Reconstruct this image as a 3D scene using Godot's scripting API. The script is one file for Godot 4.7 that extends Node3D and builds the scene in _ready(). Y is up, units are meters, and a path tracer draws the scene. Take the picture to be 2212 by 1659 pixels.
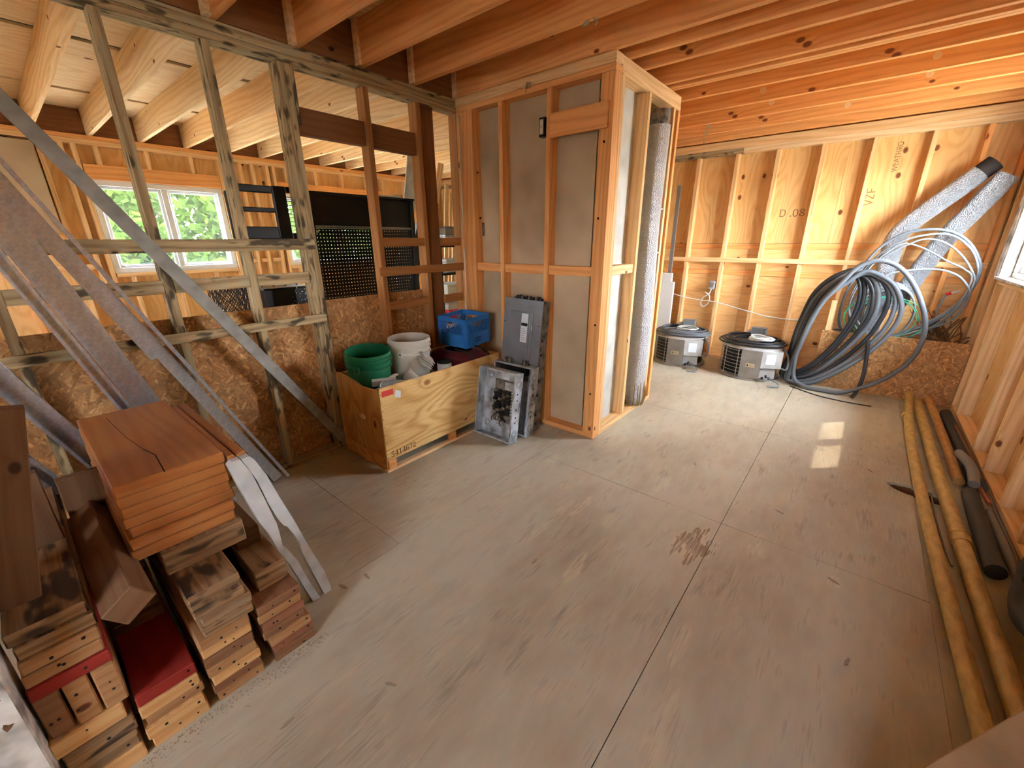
extends Node3D
# A half-finished wooden building: a framed room with a stud partition, a closet and a second room behind it.
# y is up, x runs along the joists (partition at x = -2.70, outside wall at x = 0.85), the back wall is at z = -5.6.

const XF := -2.704      # room face of the partition studs
const XB := -2.793      # far face of the partition studs
const YC := 2.48        # underside of the joists
const YD := 2.715       # underside of the deck
const ZB := -5.60       # face of the back wall studs
const XR := 0.85        # face of the right wall studs
const XW := -6.35       # face of the far left wall studs
const ZQ := 2.40        # face of the wall behind the camera

var rng := RandomNumberGenerator.new()
var M := {}
var used := {}

# ---------------------------------------------------------------- names and labels
func numbered(called: String) -> String:
	var n: int = used.get(called, 0)
	used[called] = n + 1
	return called if n == 0 else "%s_%03d" % [called, n]

func tag(o: Node, label: String, category: String, group := "") -> void:
	o.set_meta("label", label)
	o.set_meta("category", category)
	if group != "":
		o.set_meta("group", group)

func thing(called: String, label: String, category: String, at := Vector3.ZERO, turn := 0.0, group := "") -> Node3D:
	var o := Node3D.new()
	o.name = numbered(called)
	add_child(o)
	o.position = at
	o.rotation.y = turn
	tag(o, label, category, group)
	return o

func setting(called: String) -> Node3D:
	var o := Node3D.new()
	o.name = called
	o.set_meta("kind", "structure")
	add_child(o)
	return o

func put(parent: Node, called: String, mesh: Mesh, m: Material) -> MeshInstance3D:
	var o := MeshInstance3D.new()
	o.name = called if parent != self else numbered(called)
	o.mesh = mesh
	o.material_override = m
	parent.add_child(o, true)
	return o

# ---------------------------------------------------------------- shapes
func quad(st: SurfaceTool, a: Vector3, b: Vector3, c: Vector3, d: Vector3, n: Vector3, ua: Vector2, ub: Vector2, uc: Vector2, ud: Vector2) -> void:
	# corners in either order; the winding follows n
	var flip := (b - a).cross(c - a).dot(n) > 0.0
	var p := [a, b, c, a, c, d]
	var u := [ua, ub, uc, ua, uc, ud]
	var order := [0, 2, 1, 3, 5, 4] if flip else [0, 1, 2, 3, 4, 5]
	for i in order:
		st.set_normal(n)
		st.set_uv(u[i])
		st.add_vertex(p[i])

func tri(st: SurfaceTool, a: Vector3, b: Vector3, c: Vector3, n: Vector3, ua: Vector2, ub: Vector2, uc: Vector2) -> void:
	var flip := (b - a).cross(c - a).dot(n) > 0.0
	var p := [a, b, c]
	var u := [ua, ub, uc]
	for i in ([0, 2, 1] if flip else [0, 1, 2]):
		st.set_normal(n)
		st.set_uv(u[i])
		st.add_vertex(p[i])

func begin() -> SurfaceTool:
	var st := SurfaceTool.new()
	st.begin(Mesh.PRIMITIVE_TRIANGLES)
	return st

func wuv(p: Vector3, axis: int, grain: int, off: Vector2) -> Vector2:
	# metres across the grain, metres along it
	var others := [0, 1, 2]
	others.erase(axis)
	if grain == axis:
		return off + Vector2(p[others[0]], p[others[1]])
	others.erase(grain)
	return off + Vector2(p[others[0]], p[grain])

func add_box(st: SurfaceTool, lo: Vector3, hi: Vector3, t := Transform3D(), grain := -1, bevel := 0.0, off := Vector2.ZERO) -> void:
	var size := hi - lo
	if grain < 0:
		grain = size.max_axis_index()
	var b: float = minf(bevel, size[size.min_axis_index()] * 0.3)
	var mid := (lo + hi) * 0.5
	var half := size * 0.5
	for axis in 3:
		var i := (axis + 1) % 3
		var j := (axis + 2) % 3
		for s in [-1.0, 1.0]:
			var n := Vector3.ZERO
			n[axis] = s
			var p := []
			for k in [[-1, -1], [1, -1], [1, 1], [-1, 1]]:
				var v := mid
				v[axis] += s * half[axis]
				v[i] += k[0] * (half[i] - b)
				v[j] += k[1] * (half[j] - b)
				p.append(v)
			quad(st, t * p[0], t * p[1], t * p[2], t * p[3], (t.basis * n).normalized(), wuv(p[0], axis, grain, off), wuv(p[1], axis, grain, off), wuv(p[2], axis, grain, off), wuv(p[3], axis, grain, off))
	if b <= 0.0:
		return
	for axis in 3:                                  # the twelve chamfers
		var i := (axis + 1) % 3
		var j := (axis + 2) % 3
		for si in [-1.0, 1.0]:
			for sj in [-1.0, 1.0]:
				var n := Vector3.ZERO
				n[i] = si
				n[j] = sj
				var p := []
				for k in [[-1, 0], [1, 0], [1, 1], [-1, 1]]:
					var v := mid
					v[axis] += k[0] * (half[axis] - b)
					v[i] += si * (half[i] - (b if k[1] == 1 else 0.0))
					v[j] += sj * (half[j] - (b if k[1] == 0 else 0.0))
					p.append(v)
				quad(st, t * p[0], t * p[1], t * p[2], t * p[3], (t.basis * n).normalized(), wuv(p[0], i, grain, off), wuv(p[1], i, grain, off), wuv(p[2], i, grain, off), wuv(p[3], i, grain, off))
	for sx in [-1.0, 1.0]:                          # the eight corners
		for sy in [-1.0, 1.0]:
			for sz in [-1.0, 1.0]:
				var sg := Vector3(sx, sy, sz)
				var c := mid + half * sg
				var p0 := c - Vector3(0, sy, sz) * b
				var p1 := c - Vector3(sx, 0, sz) * b
				var p2 := c - Vector3(sx, sy, 0) * b
				tri(st, t * p0, t * p1, t * p2, (t.basis * sg).normalized(), wuv(p0, 0, grain, off), wuv(p1, 0, grain, off), wuv(p2, 0, grain, off))

func roff() -> Vector2:
	return Vector2(rng.randf() * 0.28, rng.randf() * 2.4)

func slab(parent: Node, called: String, lo: Vector3, hi: Vector3, m: Material, grain := -1, bevel := 0.002) -> MeshInstance3D:
	# one board, sheet or block between two corners, set at its own middle
	var a := Vector3(minf(lo.x, hi.x), minf(lo.y, hi.y), minf(lo.z, hi.z))
	var b := Vector3(maxf(lo.x, hi.x), maxf(lo.y, hi.y), maxf(lo.z, hi.z))
	var st := begin()
	var h := (b - a) * 0.5
	add_box(st, -h, h, Transform3D(), grain, bevel, roff())
	var o := put(parent, called, st.commit(), m)
	o.position = (a + b) * 0.5
	return o

func beam(parent: Node, called: String, p0: Vector3, p1: Vector3, w: float, d: float, up: Vector3, m: Material, bevel := 0.002) -> MeshInstance3D:
	# a straight bar from p0 to p1; d is its size along up, w across
	var st := begin()
	var l := p0.distance_to(p1)
	add_box(st, Vector3(-w, -d, -l) * 0.5, Vector3(w, d, l) * 0.5, Transform3D(), 2, bevel, roff())
	var o := put(parent, called, st.commit(), m)
	o.transform = Transform3D(frame_of(p1 - p0, up), (p0 + p1) * 0.5)
	return o

func frame_of(along: Vector3, up: Vector3) -> Basis:
	var z := along.normalized()
	var x := up.cross(z).normalized()
	return Basis(x, z.cross(x), z)

func smooth_path(p: Array, steps: int, closed := false) -> Array:
	var out := []
	var n := p.size()
	for i in (n if closed else n - 1):
		var a: Vector3 = p[(i - 1 + n) % n] if closed or i > 0 else p[0]
		var b: Vector3 = p[i]
		var c: Vector3 = p[(i + 1) % n]
		var d: Vector3 = p[(i + 2) % n] if closed or i + 2 < n else p[n - 1]
		for k in steps:
			out.append(b.cubic_interpolate(c, a, d, float(k) / steps))
	if not closed:
		out.append(p[n - 1])
	return out

func add_tube(st: SurfaceTool, p: Array, r: float, sides := 10, closed := false, caps := true, r_end := -1.0) -> void:
	var n := p.size()
	var rings := []
	var normals := []
	var up := Vector3(0.13, 1.0, 0.21).normalized()
	var along := 0.0
	var runs := []
	for i in n:
		var a: Vector3 = p[(i - 1 + n) % n] if closed or i > 0 else p[i]
		var b: Vector3 = p[(i + 1) % n] if closed or i < n - 1 else p[i]
		var t := (b - a).normalized()
		if absf(t.dot(up)) > 0.98:
			up = Vector3(1, 0, 0.1).normalized()
		var x := t.cross(up).normalized()
		var y := x.cross(t).normalized()
		up = y
		if i > 0:
			along += p[i].distance_to(p[i - 1])
		runs.append(along)
		var rr := r if r_end < 0.0 else lerpf(r, r_end, float(i) / (n - 1))
		var ring := []
		var norm := []
		for k in sides + 1:
			var w := TAU * k / sides
			var d := x * cos(w) + y * sin(w)
			ring.append(p[i] + d * rr)
			norm.append(d)
		rings.append(ring)
		normals.append(norm)
	for i in (n if closed else n - 1):
		var j := (i + 1) % n
		var vj: float = runs[j] if j > 0 else runs[i] + p[i].distance_to(p[0])
		for k in sides:
			var ids := [[i, k], [j, k + 1], [j, k], [i, k], [i, k + 1], [j, k + 1]]
			for q in ids:
				st.set_normal(normals[q[0]][q[1]])
				st.set_uv(Vector2(float(q[1]) / sides * TAU * r, runs[i] if q[0] == i else vj))
				st.add_vertex(rings[q[0]][q[1]])
	if caps and not closed:
		for e in [0, n - 1]:
			var c: Vector3 = p[e]
			var nn: Vector3 = (p[0] - p[1]).normalized() if e == 0 else (p[n - 1] - p[n - 2]).normalized()
			for k in sides:
				tri(st, c, rings[e][k], rings[e][k + 1], nn, Vector2.ZERO, Vector2(r, 0), Vector2(0, r))

func tube(parent: Node, called: String, p: Array, r: float, m: Material, sides := 10, closed := false, smooth := 0) -> MeshInstance3D:
	var st := begin()
	add_tube(st, smooth_path(p, smooth, closed) if smooth > 0 else p, r, sides, closed)
	return put(parent, called, st.commit(), m)

func add_lathe(st: SurfaceTool, prof: Array, sides := 32, t := Transform3D(), from := 0.0, to := TAU) -> void:
	# prof: Vector2(radius, height) from bottom to top on the outside; faces look away from the profile's left
	var run := 0.0
	for i in prof.size() - 1:
		var a: Vector2 = prof[i]
		var b: Vector2 = prof[i + 1]
		var d := (b - a)
		if d.length() < 1e-6:
			continue
		var nn := Vector2(d.y, -d.x).normalized()
		var l := d.length()
		for k in sides:
			var w0 := lerpf(from, to, float(k) / sides)
			var w1 := lerpf(from, to, float(k + 1) / sides)
			var pts := [Vector3(a.x * cos(w0), a.y, a.x * sin(w0)), Vector3(b.x * cos(w0), b.y, b.x * sin(w0)), Vector3(b.x * cos(w1), b.y, b.x * sin(w1)), Vector3(a.x * cos(w1), a.y, a.x * sin(w1))]
			var ns := [Vector3(nn.x * cos(w0), nn.y, nn.x * sin(w0)), Vector3(nn.x * cos(w1), nn.y, nn.x * sin(w1))]
			var rr := maxf(a.x, b.x)
			var us := [Vector2(w0 * rr, run), Vector2(w0 * rr, run + l), Vector2(w1 * rr, run + l), Vector2(w1 * rr, run)]
			for q in [[0, 0], [2, 1], [1, 0], [0, 0], [3, 1], [2, 1]]:
				st.set_normal((t.basis * ns[q[1]]).normalized())
				st.set_uv(us[q[0]])
				st.add_vertex(t * pts[q[0]])
		run += l

func add_prism(st: SurfaceTool, poly: PackedVector2Array, depth: float, t := Transform3D(), off := Vector2.ZERO, swap := false) -> void:
	# an outline in x, y drawn out along z from -depth / 2 to depth / 2
	if Geometry2D.is_polygon_clockwise(poly):
		poly.reverse()
	var idx := Geometry2D.triangulate_polygon(poly)
	for s in [-0.5, 0.5]:
		for k in range(0, idx.size(), 3):
			var v := []
			var u := []
			for q in 3:
				var c := poly[idx[k + q]]
				v.append(t * Vector3(c.x, c.y, s * depth))
				u.append(off + (Vector2(c.y, c.x) if swap else c))
			tri(st, v[0], v[1], v[2], (t.basis * Vector3(0, 0, s)).normalized(), u[0], u[1], u[2])
	for i in poly.size():
		var a := poly[i]
		var b := poly[(i + 1) % poly.size()]
		var n := Vector3(b.y - a.y, a.x - b.x, 0)
		if n.length() < 1e-7:
			continue
		var l := a.distance_to(b)
		quad(st, t * Vector3(a.x, a.y, -depth / 2), t * Vector3(b.x, b.y, -depth / 2), t * Vector3(b.x, b.y, depth / 2), t * Vector3(a.x, a.y, depth / 2), (t.basis * n).normalized(), off, off + Vector2(0, l), off + Vector2(depth, l), off + Vector2(depth, 0))

func prism(parent: Node, called: String, poly: Array, depth: float, m: Material, t := Transform3D(), swap := false) -> MeshInstance3D:
	var st := begin()
	add_prism(st, PackedVector2Array(poly), depth, Transform3D(), roff(), swap)
	var o := put(parent, called, st.commit(), m)
	o.transform = t
	return o

func circle(c: Vector2, r: float, n := 24) -> Array:
	var out := []
	for i in n:
		out.append(c + Vector2(cos(TAU * i / n), sin(TAU * i / n)) * r)
	return out

func words(parent: Node, called: String, text: String, height: float, m: Material, t: Transform3D, font := "Droid Sans", depth := 0.0006) -> void:
	var f := SystemFont.new()
	f.font_names = PackedStringArray([font])
	var tm := TextMesh.new()
	tm.text = text
	tm.font = f
	tm.font_size = 48
	tm.pixel_size = height / 34.0
	tm.depth = depth
	var o := put(parent, called, tm, m)
	o.transform = t

# ---------------------------------------------------------------- pictures of matter
func noise(s: int, freq := 1.0, oct := 3) -> FastNoiseLite:
	var n := FastNoiseLite.new()
	n.noise_type = FastNoiseLite.TYPE_SIMPLEX_SMOOTH
	n.seed = s
	n.frequency = freq
	n.fractal_octaves = oct
	if oct <= 1:
		n.fractal_type = FastNoiseLite.FRACTAL_NONE
	return n

func picture(w: int, h: int, data: PackedByteArray) -> ImageTexture:
	return ImageTexture.create_from_image(Image.create_from_data(w, h, false, Image.FORMAT_RGB8, data))

func tex_wood(s: int, w: int, h: int, wm: float, hm: float, pale: Color, dark: Color, rings: float, warp: float, knots: int, knot_c: Color, mould := 0.0, swirl := 0.4) -> ImageTexture:
	# sawn or peeled timber: growth lines along v, fibres, knots and, where asked, patches of mould
	var n1 := noise(s, 1.0, 2)
	var n2 := noise(s + 1, 1.0, 1)
	var n3 := noise(s + 2, 1.0, 3)
	var r := RandomNumberGenerator.new()
	r.seed = s
	var ks := []
	for i in knots:
		ks.append([r.randf() * wm, r.randf() * hm, 0.006 + 0.012 * r.randf()])
	var data := PackedByteArray()
	data.resize(w * h * 3)
	var rr := hm / TAU
	var at := 0
	for y in h:
		var a := TAU * y / h
		var cy := cos(a) * rr
		var sy := sin(a) * rr
		var vm := hm * y / h
		var near := []
		for k in ks:
			var dy: float = absf(vm - k[1])
			dy = minf(dy, hm - dy)
			if dy < k[2] * 7.0:
				near.append([k[0], dy, k[2]])
		for x in w:
			var u := wm * x / w
			var wv := n1.get_noise_3d(u * 3.0, cy * swirl, sy * swirl)
			var push := 0.0
			var kn := 0.0
			for k in near:
				var dx: float = (u - k[0]) / k[2]
				var dy: float = k[1] / (k[2] * 1.5)
				var d := dx * dx + dy * dy
				push += 0.8 * exp(-d * 0.25)
				kn = maxf(kn, clampf(1.5 - d, 0.0, 1.0))
			var g := 0.5 + 0.5 * sin((u * rings + wv * warp + push) * TAU)
			g = g * g
			var f := n2.get_noise_3d(u * 160.0, cy * 5.0, sy * 5.0)
			var c := pale.lerp(dark, clampf(g * 0.55 + f * 0.28 + 0.18 + wv * 0.25, 0.0, 1.0))
			if kn > 0.0:
				c = c.lerp(knot_c, kn * 0.85)
			if mould > 0.0:
				var q := n3.get_noise_3d(u * 14.0, cy * 5.0, sy * 5.0) + 0.5 * n3.get_noise_3d(u * 3.0 + 9.0, cy * 1.3, sy * 1.3)
				if q > 0.12:
					c = c.lerp(Color(0.1, 0.09, 0.075), clampf((q - 0.12) * 4.0, 0.0, 1.0) * mould)
				elif q < -0.3:
					c = c.lerp(Color(0.66, 0.66, 0.6), clampf((-q - 0.3) * 3.0, 0.0, 1.0) * mould * 0.8)
			data[at] = int(clampf(c.r, 0, 1) * 255)
			data[at + 1] = int(clampf(c.g, 0, 1) * 255)
			data[at + 2] = int(clampf(c.b, 0, 1) * 255)
			at += 3
	return picture(w, h, data)

func tex_osb(s: int, w: int, tones: Array) -> ImageTexture:
	# pressed flakes, each a slim rotated patch of its own tone
	var r := RandomNumberGenerator.new()
	r.seed = s
	var im := Image.create(w, w, false, Image.FORMAT_RGB8)
	im.fill(tones[0])
	for i in 6000:
		var c: Color = tones[r.randi() % tones.size()]
		c = c * r.randf_range(0.86, 1.12)
		var l := r.randf_range(0.022, 0.06) * w
		var b := r.randf_range(0.006, 0.015) * w
		var a := r.randf_range(-1.1, 1.1) + (0.0 if r.randf() < 0.7 else PI / 2)
		var o := Vector2(r.randf() * w, r.randf() * w)
		var d := Vector2(cos(a), sin(a))
		var e := Vector2(-d.y, d.x)
		var edge := c * 0.84
		var n := int(l)
		var m := int(b)
		for p in range(-n / 2, n / 2):
			var wob := int(2.0 * sin(p * 0.35 + i))
			for q in range(-m / 2 + (wob if p % 3 == 0 else 0), m / 2):
				var at := o + d * p + e * q
				im.set_pixel(posmod(int(at.x), w), posmod(int(at.y), w), edge if q == m / 2 - 1 or p == n / 2 - 1 else c)
	return ImageTexture.create_from_image(im)

func tex_speck(s: int, w: int, a: Color, b: Color, freq: float, cells := false, power := 1.0) -> ImageTexture:
	var n := noise(s, freq, 3)
	if cells:
		n.noise_type = FastNoiseLite.TYPE_CELLULAR
		n.cellular_return_type = FastNoiseLite.RETURN_CELL_VALUE
		n.fractal_type = FastNoiseLite.FRACTAL_NONE
	var src := n.get_seamless_image(w, w)
	src.convert(Image.FORMAT_L8)
	var raw := src.get_data()
	var data := PackedByteArray()
	data.resize(w * w * 3)
	for i in w * w:
		var c := a.lerp(b, pow(raw[i] / 255.0, power))
		data[i * 3] = int(c.r * 255)
		data[i * 3 + 1] = int(c.g * 255)
		data[i * 3 + 2] = int(c.b * 255)
	return picture(w, w, data)

func tex_floor(w: int, h: int) -> ImageTexture:
	# trodden plywood, 3.8 m by 8.4 m: dust in drifts, scuffs along the grain, torn veneer
	var n1 := noise(41, 1.0, 4)
	var n2 := noise(42, 1.0, 2)
	var n3 := noise(43, 1.0, 3)
	var torn := [[-0.40, -1.86, 0.11, 0.16], [-0.33, -1.98, 0.06, 0.10], [-0.135, -2.08, 0.05, 0.13], [-0.75, -1.37, 0.045, 0.15], [-0.79, -1.80, 0.07, 0.09], [-1.38, -1.68, 0.07, 0.22], [-1.05, -1.55, 0.03, 0.3], [-0.98, -1.80, 0.03, 0.14], [0.18, -2.03, 0.03, 0.05], [-1.42, -2.15, 0.05, 0.10], [-0.7, -2.3, 0.04, 0.16], [-1.15, -2.0, 0.06, 0.2], [-0.25, -1.3, 0.03, 0.12], [-0.2, -0.95, 0.05, 0.2]]
	var data := PackedByteArray()
	data.resize(w * h * 3)
	var at := 0
	var dust := Color(0.80, 0.78, 0.71)
	var bare := Color(0.68, 0.63, 0.55)
	var dirt := Color(0.53, 0.475, 0.41)
	var raw := Color(0.82, 0.77, 0.66)
	for y in h:
		var z := -5.85 + 8.4 * y / h
		var near := []
		for t in torn:
			if absf(z - t[1]) < t[3] * 1.8:
				near.append(t)
		for x in w:
			var p := -2.85 + 3.8 * x / w
			var big := n1.get_noise_2d(p * 1.1, z * 0.8)
			var mid := n3.get_noise_2d(p * 9.0, z * 3.0)
			var fib := n2.get_noise_2d(p * 120.0, z * 6.0)
			var scuff := n2.get_noise_2d(p * 22.0 + 70.0, z * 2.6)
			var c := bare.lerp(dust, clampf(0.72 + big * 0.7 + mid * 0.4, 0.0, 1.0))
			c = c.lerp(dirt, clampf(mid * 0.8 + fib * 0.4 - 0.26 - big * 0.35, 0.0, 0.6))
			var scr := n2.get_noise_2d(p * 300.0 + 11.0, z * 9.0 + big * 6.0)
			if scr > 0.45:
				c = c.lerp(raw, (scr - 0.45) * 1.6)
			if scuff > 0.38:
				c = c.lerp(raw, clampf((scuff - 0.38) * 2.4, 0.0, 0.55) * clampf(0.6 + mid, 0.0, 1.0))
			for t in near:
				var dx: float = (p - t[0]) / t[2]
				var dz: float = (z - t[1]) / t[3]
				var d: float = dx * dx + dz * dz + mid * 1.3 + fib * 0.35
				if d < 1.0:
					c = Color(0.60, 0.51, 0.42).lerp(c, clampf(0.35 + fib * 1.6, 0.0, 1.0)) if d < 0.34 and t[0] > -0.45 and t[2] > 0.055 else c.lerp(Color(0.86, 0.82, 0.72), clampf((1.0 - d) * 1.6, 0.0, 0.75) * clampf(0.55 + fib * 1.7 + mid * 0.6, 0.0, 1.0))
			data[at] = int(clampf(c.r, 0, 1) * 255)
			data[at + 1] = int(clampf(c.g, 0, 1) * 255)
			data[at + 2] = int(clampf(c.b, 0, 1) * 255)
			at += 3
	return picture(w, h, data)

func mat(called: String, c: Color, rough := 0.85, tex: Texture2D = null, metres := Vector2(1, 1), metal := 0.0) -> StandardMaterial3D:
	var m := StandardMaterial3D.new()
	m.resource_name = called
	m.albedo_color = c
	m.roughness = rough
	m.metallic = metal
	if tex:
		m.albedo_texture = tex
		m.uv1_scale = Vector3(1.0 / metres.x, 1.0 / metres.y, 1.0)
	M[called] = m
	return m

func relief(m: StandardMaterial3D, tex: Texture2D, cm: float) -> void:
	m.heightmap_enabled = true
	m.heightmap_texture = tex
	m.heightmap_scale = cm

func make_materials() -> void:
	var wood := tex_wood(3, 384, 768, 0.6, 2.4, Color(0.97, 0.88, 0.74), Color(0.88, 0.73, 0.55), 24.0, 1.7, 5, Color(0.45, 0.27, 0.14))
	var old := tex_wood(11, 384, 768, 0.6, 2.4, Color(0.76, 0.68, 0.54), Color(0.53, 0.44, 0.32), 26.0, 1.6, 7, Color(0.18, 0.13, 0.08), 0.6)
	var ply := tex_wood(23, 640, 1024, 1.6, 2.5, Color(0.95, 0.86, 0.71), Color(0.88, 0.73, 0.54), 7.0, 4.0, 16, Color(0.40, 0.20, 0.09), 0.0, 0.7)
	var pine := tex_wood(37, 512, 512, 0.8, 1.3, Color(0.94, 0.82, 0.60), Color(0.78, 0.59, 0.33), 9.0, 3.0, 3, Color(0.55, 0.36, 0.18), 0.0, 0.9)
	var osb := tex_osb(5, 1024, [Color(0.72, 0.56, 0.39), Color(0.78, 0.62, 0.44), Color(0.85, 0.70, 0.51), Color(0.66, 0.49, 0.32), Color(0.75, 0.57, 0.38)])
	var grime := tex_speck(51, 256, Color(1, 1, 1), Color(0.42, 0.40, 0.37), 0.02, false, 2.2)
	var soft := tex_speck(55, 256, Color(1, 1, 1), Color(0.80, 0.79, 0.77), 0.02, false, 1.6)
	var spangle := tex_speck(52, 256, Color(0.97, 0.98, 1.0), Color(0.86, 0.88, 0.90), 0.05, true)
	var crinkle := tex_speck(53, 512, Color(0, 0, 0), Color(1, 1, 1), 0.03)
	var weave := tex_speck(54, 256, Color(0.75, 0.75, 0.75), Color(1, 1, 1), 0.06)
	var L := Vector2(0.6, 2.4)
	mat("fresh", Color(1.0, 0.92, 0.79), 0.8, wood, L)
	mat("pale", Color(1.0, 0.97, 0.90), 0.8, wood, L)
	mat("joist", Color(1.0, 0.80, 0.57), 0.75, wood, L)
	mat("amber", Color(0.95, 0.73, 0.49), 0.75, wood, L)
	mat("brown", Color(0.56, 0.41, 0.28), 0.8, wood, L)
	mat("old", Color(1.0, 0.98, 0.92), 0.9, old, L)
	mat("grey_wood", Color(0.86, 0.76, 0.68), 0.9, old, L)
	mat("stack", Color(0.80, 0.59, 0.39), 0.33, wood, L)
	mat("ply", Color(1.0, 0.90, 0.73), 0.8, ply, Vector2(1.6, 2.5))
	mat("ply_pale", Color(1.0, 0.98, 0.95), 0.8, ply, Vector2(1.6, 2.5))
	mat("pine", Color(1.0, 0.97, 0.88), 0.7, pine, Vector2(0.8, 1.3))
	mat("osb", Color(1.0, 0.94, 0.85), 0.85, osb, Vector2(1.22, 1.22))
	var trodden := tex_floor(900, 1900)
	mat("floor", Color(1.0, 0.985, 0.95), 0.5, trodden, Vector2(3.8, 8.4))
	mat("brown_old", Color(0.74, 0.58, 0.41), 0.85, wood, L)
	mat("end_brown", Color(0.57, 0.45, 0.37), 0.9, wood, L)
	mat("end_tan", Color(0.72, 0.60, 0.48), 0.9, wood, L)
	mat("end_pale", Color(0.90, 0.79, 0.63), 0.9, wood, L)
	mat("end_red", Color(0.60, 0.44, 0.38), 0.9, wood, L)
	mat("red_wood", Color(0.62, 0.17, 0.14), 0.8, wood, L)
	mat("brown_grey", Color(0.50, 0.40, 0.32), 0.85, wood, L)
	mat("pine_end", Color(0.90, 0.76, 0.54), 0.75, pine, Vector2(0.8, 1.3))
	mat("conduit_light", Color(0.50, 0.53, 0.55), 0.5)
	mat("crumb", Color(0.66, 0.60, 0.51), 0.95)
	mat("stamp", Color(0.56, 0.41, 0.26), 0.9)
	mat("drywall", Color(0.84, 0.74, 0.60), 0.92, soft, Vector2(3.1, 3.1))
	mat("white_wall", Color(0.93, 0.92, 0.88), 0.9, soft, Vector2(2.3, 2.3))
	mat("red_paint", Color(0.66, 0.16, 0.12), 0.75, grime, Vector2(0.4, 0.4))
	mat("white_paint", Color(0.92, 0.91, 0.88), 0.6, grime, Vector2(0.55, 0.55))
	mat("tar", Color(0.12, 0.085, 0.07), 0.95)
	mat("siding", Color(0.62, 0.58, 0.50), 0.9, soft, Vector2(2, 2))
	mat("roofing", Color(0.22, 0.21, 0.20), 0.95, grime, Vector2(1, 1))
	mat("vinyl", Color(0.93, 0.94, 0.94), 0.35)
	mat("steel", Color(0.86, 0.88, 0.90), 0.28, spangle, Vector2(0.12, 0.12), 0.8)
	mat("panel_steel", Color(0.82, 0.85, 0.88), 0.42, grime, Vector2(0.7, 0.7), 0.3)
	mat("panel_grey", Color(0.52, 0.53, 0.55), 0.4, soft, Vector2(1.9, 1.9))
	mat("panel_dirty", Color(0.58, 0.56, 0.52), 0.5, grime, Vector2(0.35, 0.35), 0.4)
	mat("brace_grey", Color(0.66, 0.66, 0.63), 0.5, soft, Vector2(0.6, 0.6), 0.3)
	var foil := mat("foil", Color(0.66, 0.67, 0.68), 0.33, null, Vector2(0.3, 0.3), 0.7)
	foil.uv1_scale = Vector3(5.0, 5.0, 1)
	relief(foil, crinkle, 1.5)
	var foil2 := mat("foil_bright", Color(0.86, 0.86, 0.86), 0.36, null, Vector2(0.3, 0.3), 0.45)
	foil2.uv1_scale = Vector3(5.0, 5.0, 1)
	relief(foil2, crinkle, 1.2)
	mat("black_steel", Color(0.075, 0.08, 0.09), 0.45)
	mat("black_plastic", Color(0.035, 0.036, 0.03), 0.4)
	mat("cable", Color(0.17, 0.175, 0.185), 0.42)
	mat("cable_dust", Color(0.40, 0.42, 0.44), 0.5)
	mat("cable_grey", Color(0.50, 0.52, 0.53), 0.45)
	mat("cord_white", Color(0.86, 0.88, 0.85), 0.5)
	mat("cord_green", Color(0.17, 0.66, 0.48), 0.5)
	mat("unit", Color(0.76, 0.75, 0.73), 0.5, soft, Vector2(1.1, 1.1))
	mat("unit_dark", Color(0.58, 0.56, 0.53), 0.5, soft, Vector2(1.1, 1.1))
	mat("label", Color(0.88, 0.90, 0.92), 0.6)
	mat("label_tan", Color(0.78, 0.70, 0.55), 0.6)
	mat("ink", Color(0.06, 0.05, 0.045), 0.9)
	mat("fins", Color(0.055, 0.055, 0.06), 0.6)
	mat("green_plastic", Color(0.10, 0.42, 0.27), 0.35)
	mat("white_plastic", Color(0.85, 0.83, 0.78), 0.35)
	mat("grey_plastic", Color(0.70, 0.69, 0.67), 0.45)
	mat("blue_plastic", Color(0.20, 0.53, 0.84), 0.4)
	var cloth := mat("maroon", Color(0.38, 0.07, 0.10), 0.9, weave, Vector2(0.02, 0.02))
	cloth.rim_enabled = true
	cloth.rim = 0.4
	mat("strap", Color(0.16, 0.15, 0.10), 0.8)
	mat("pipe_yellow", Color(0.88, 0.74, 0.44), 0.5, soft, Vector2(0.19, 0.5))
	mat("pipe_orange", Color(0.80, 0.60, 0.33), 0.55, soft, Vector2(0.19, 0.4))
	mat("foam", Color(0.32, 0.30, 0.28), 0.95)
	mat("copper", Color(0.72, 0.45, 0.33), 0.4, null, Vector2(1, 1), 0.8)
	mat("conduit", Color(0.52, 0.50, 0.47), 0.5)
	mat("board_white", Color(0.86, 0.87, 0.87), 0.32, soft, Vector2(0.8, 0.8))
	mat("veneer", Color(0.76, 0.57, 0.40), 0.4, wood, L)
	mat("fibreboard", Color(0.76, 0.65, 0.50), 0.85, soft, Vector2(0.9, 0.9))
	mat("red_plastic", Color(0.78, 0.06, 0.05), 0.4)
	mat("sticker_red", Color(0.83, 0.22, 0.17), 0.6)
	mat("paper", Color(0.86, 0.85, 0.81), 0.9)
	mat("wool", Color(0.62, 0.50, 0.28), 1.0)
	mat("web", Color(0.72, 0.66, 0.52), 1.0)
	mat("bark", Color(0.20, 0.15, 0.10), 0.95)
	mat("soil", Color(0.60, 0.58, 0.52), 0.95)
	for i in 3:
		var lf := mat("leaf%d" % i, [Color(0.09, 0.135, 0.05), Color(0.12, 0.16, 0.05), Color(0.07, 0.11, 0.05)][i], 0.7)
		lf.metallic_specular = 0.0
		lf.cull_mode = BaseMaterial3D.CULL_DISABLED
		lf.backlight_enabled = true
		lf.backlight = Color(0.25, 0.32, 0.1)
	var g := mat("pane", Color(0.95, 0.98, 0.97, 0.04), 0.02)
	g.transparency = BaseMaterial3D.TRANSPARENCY_ALPHA
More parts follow.
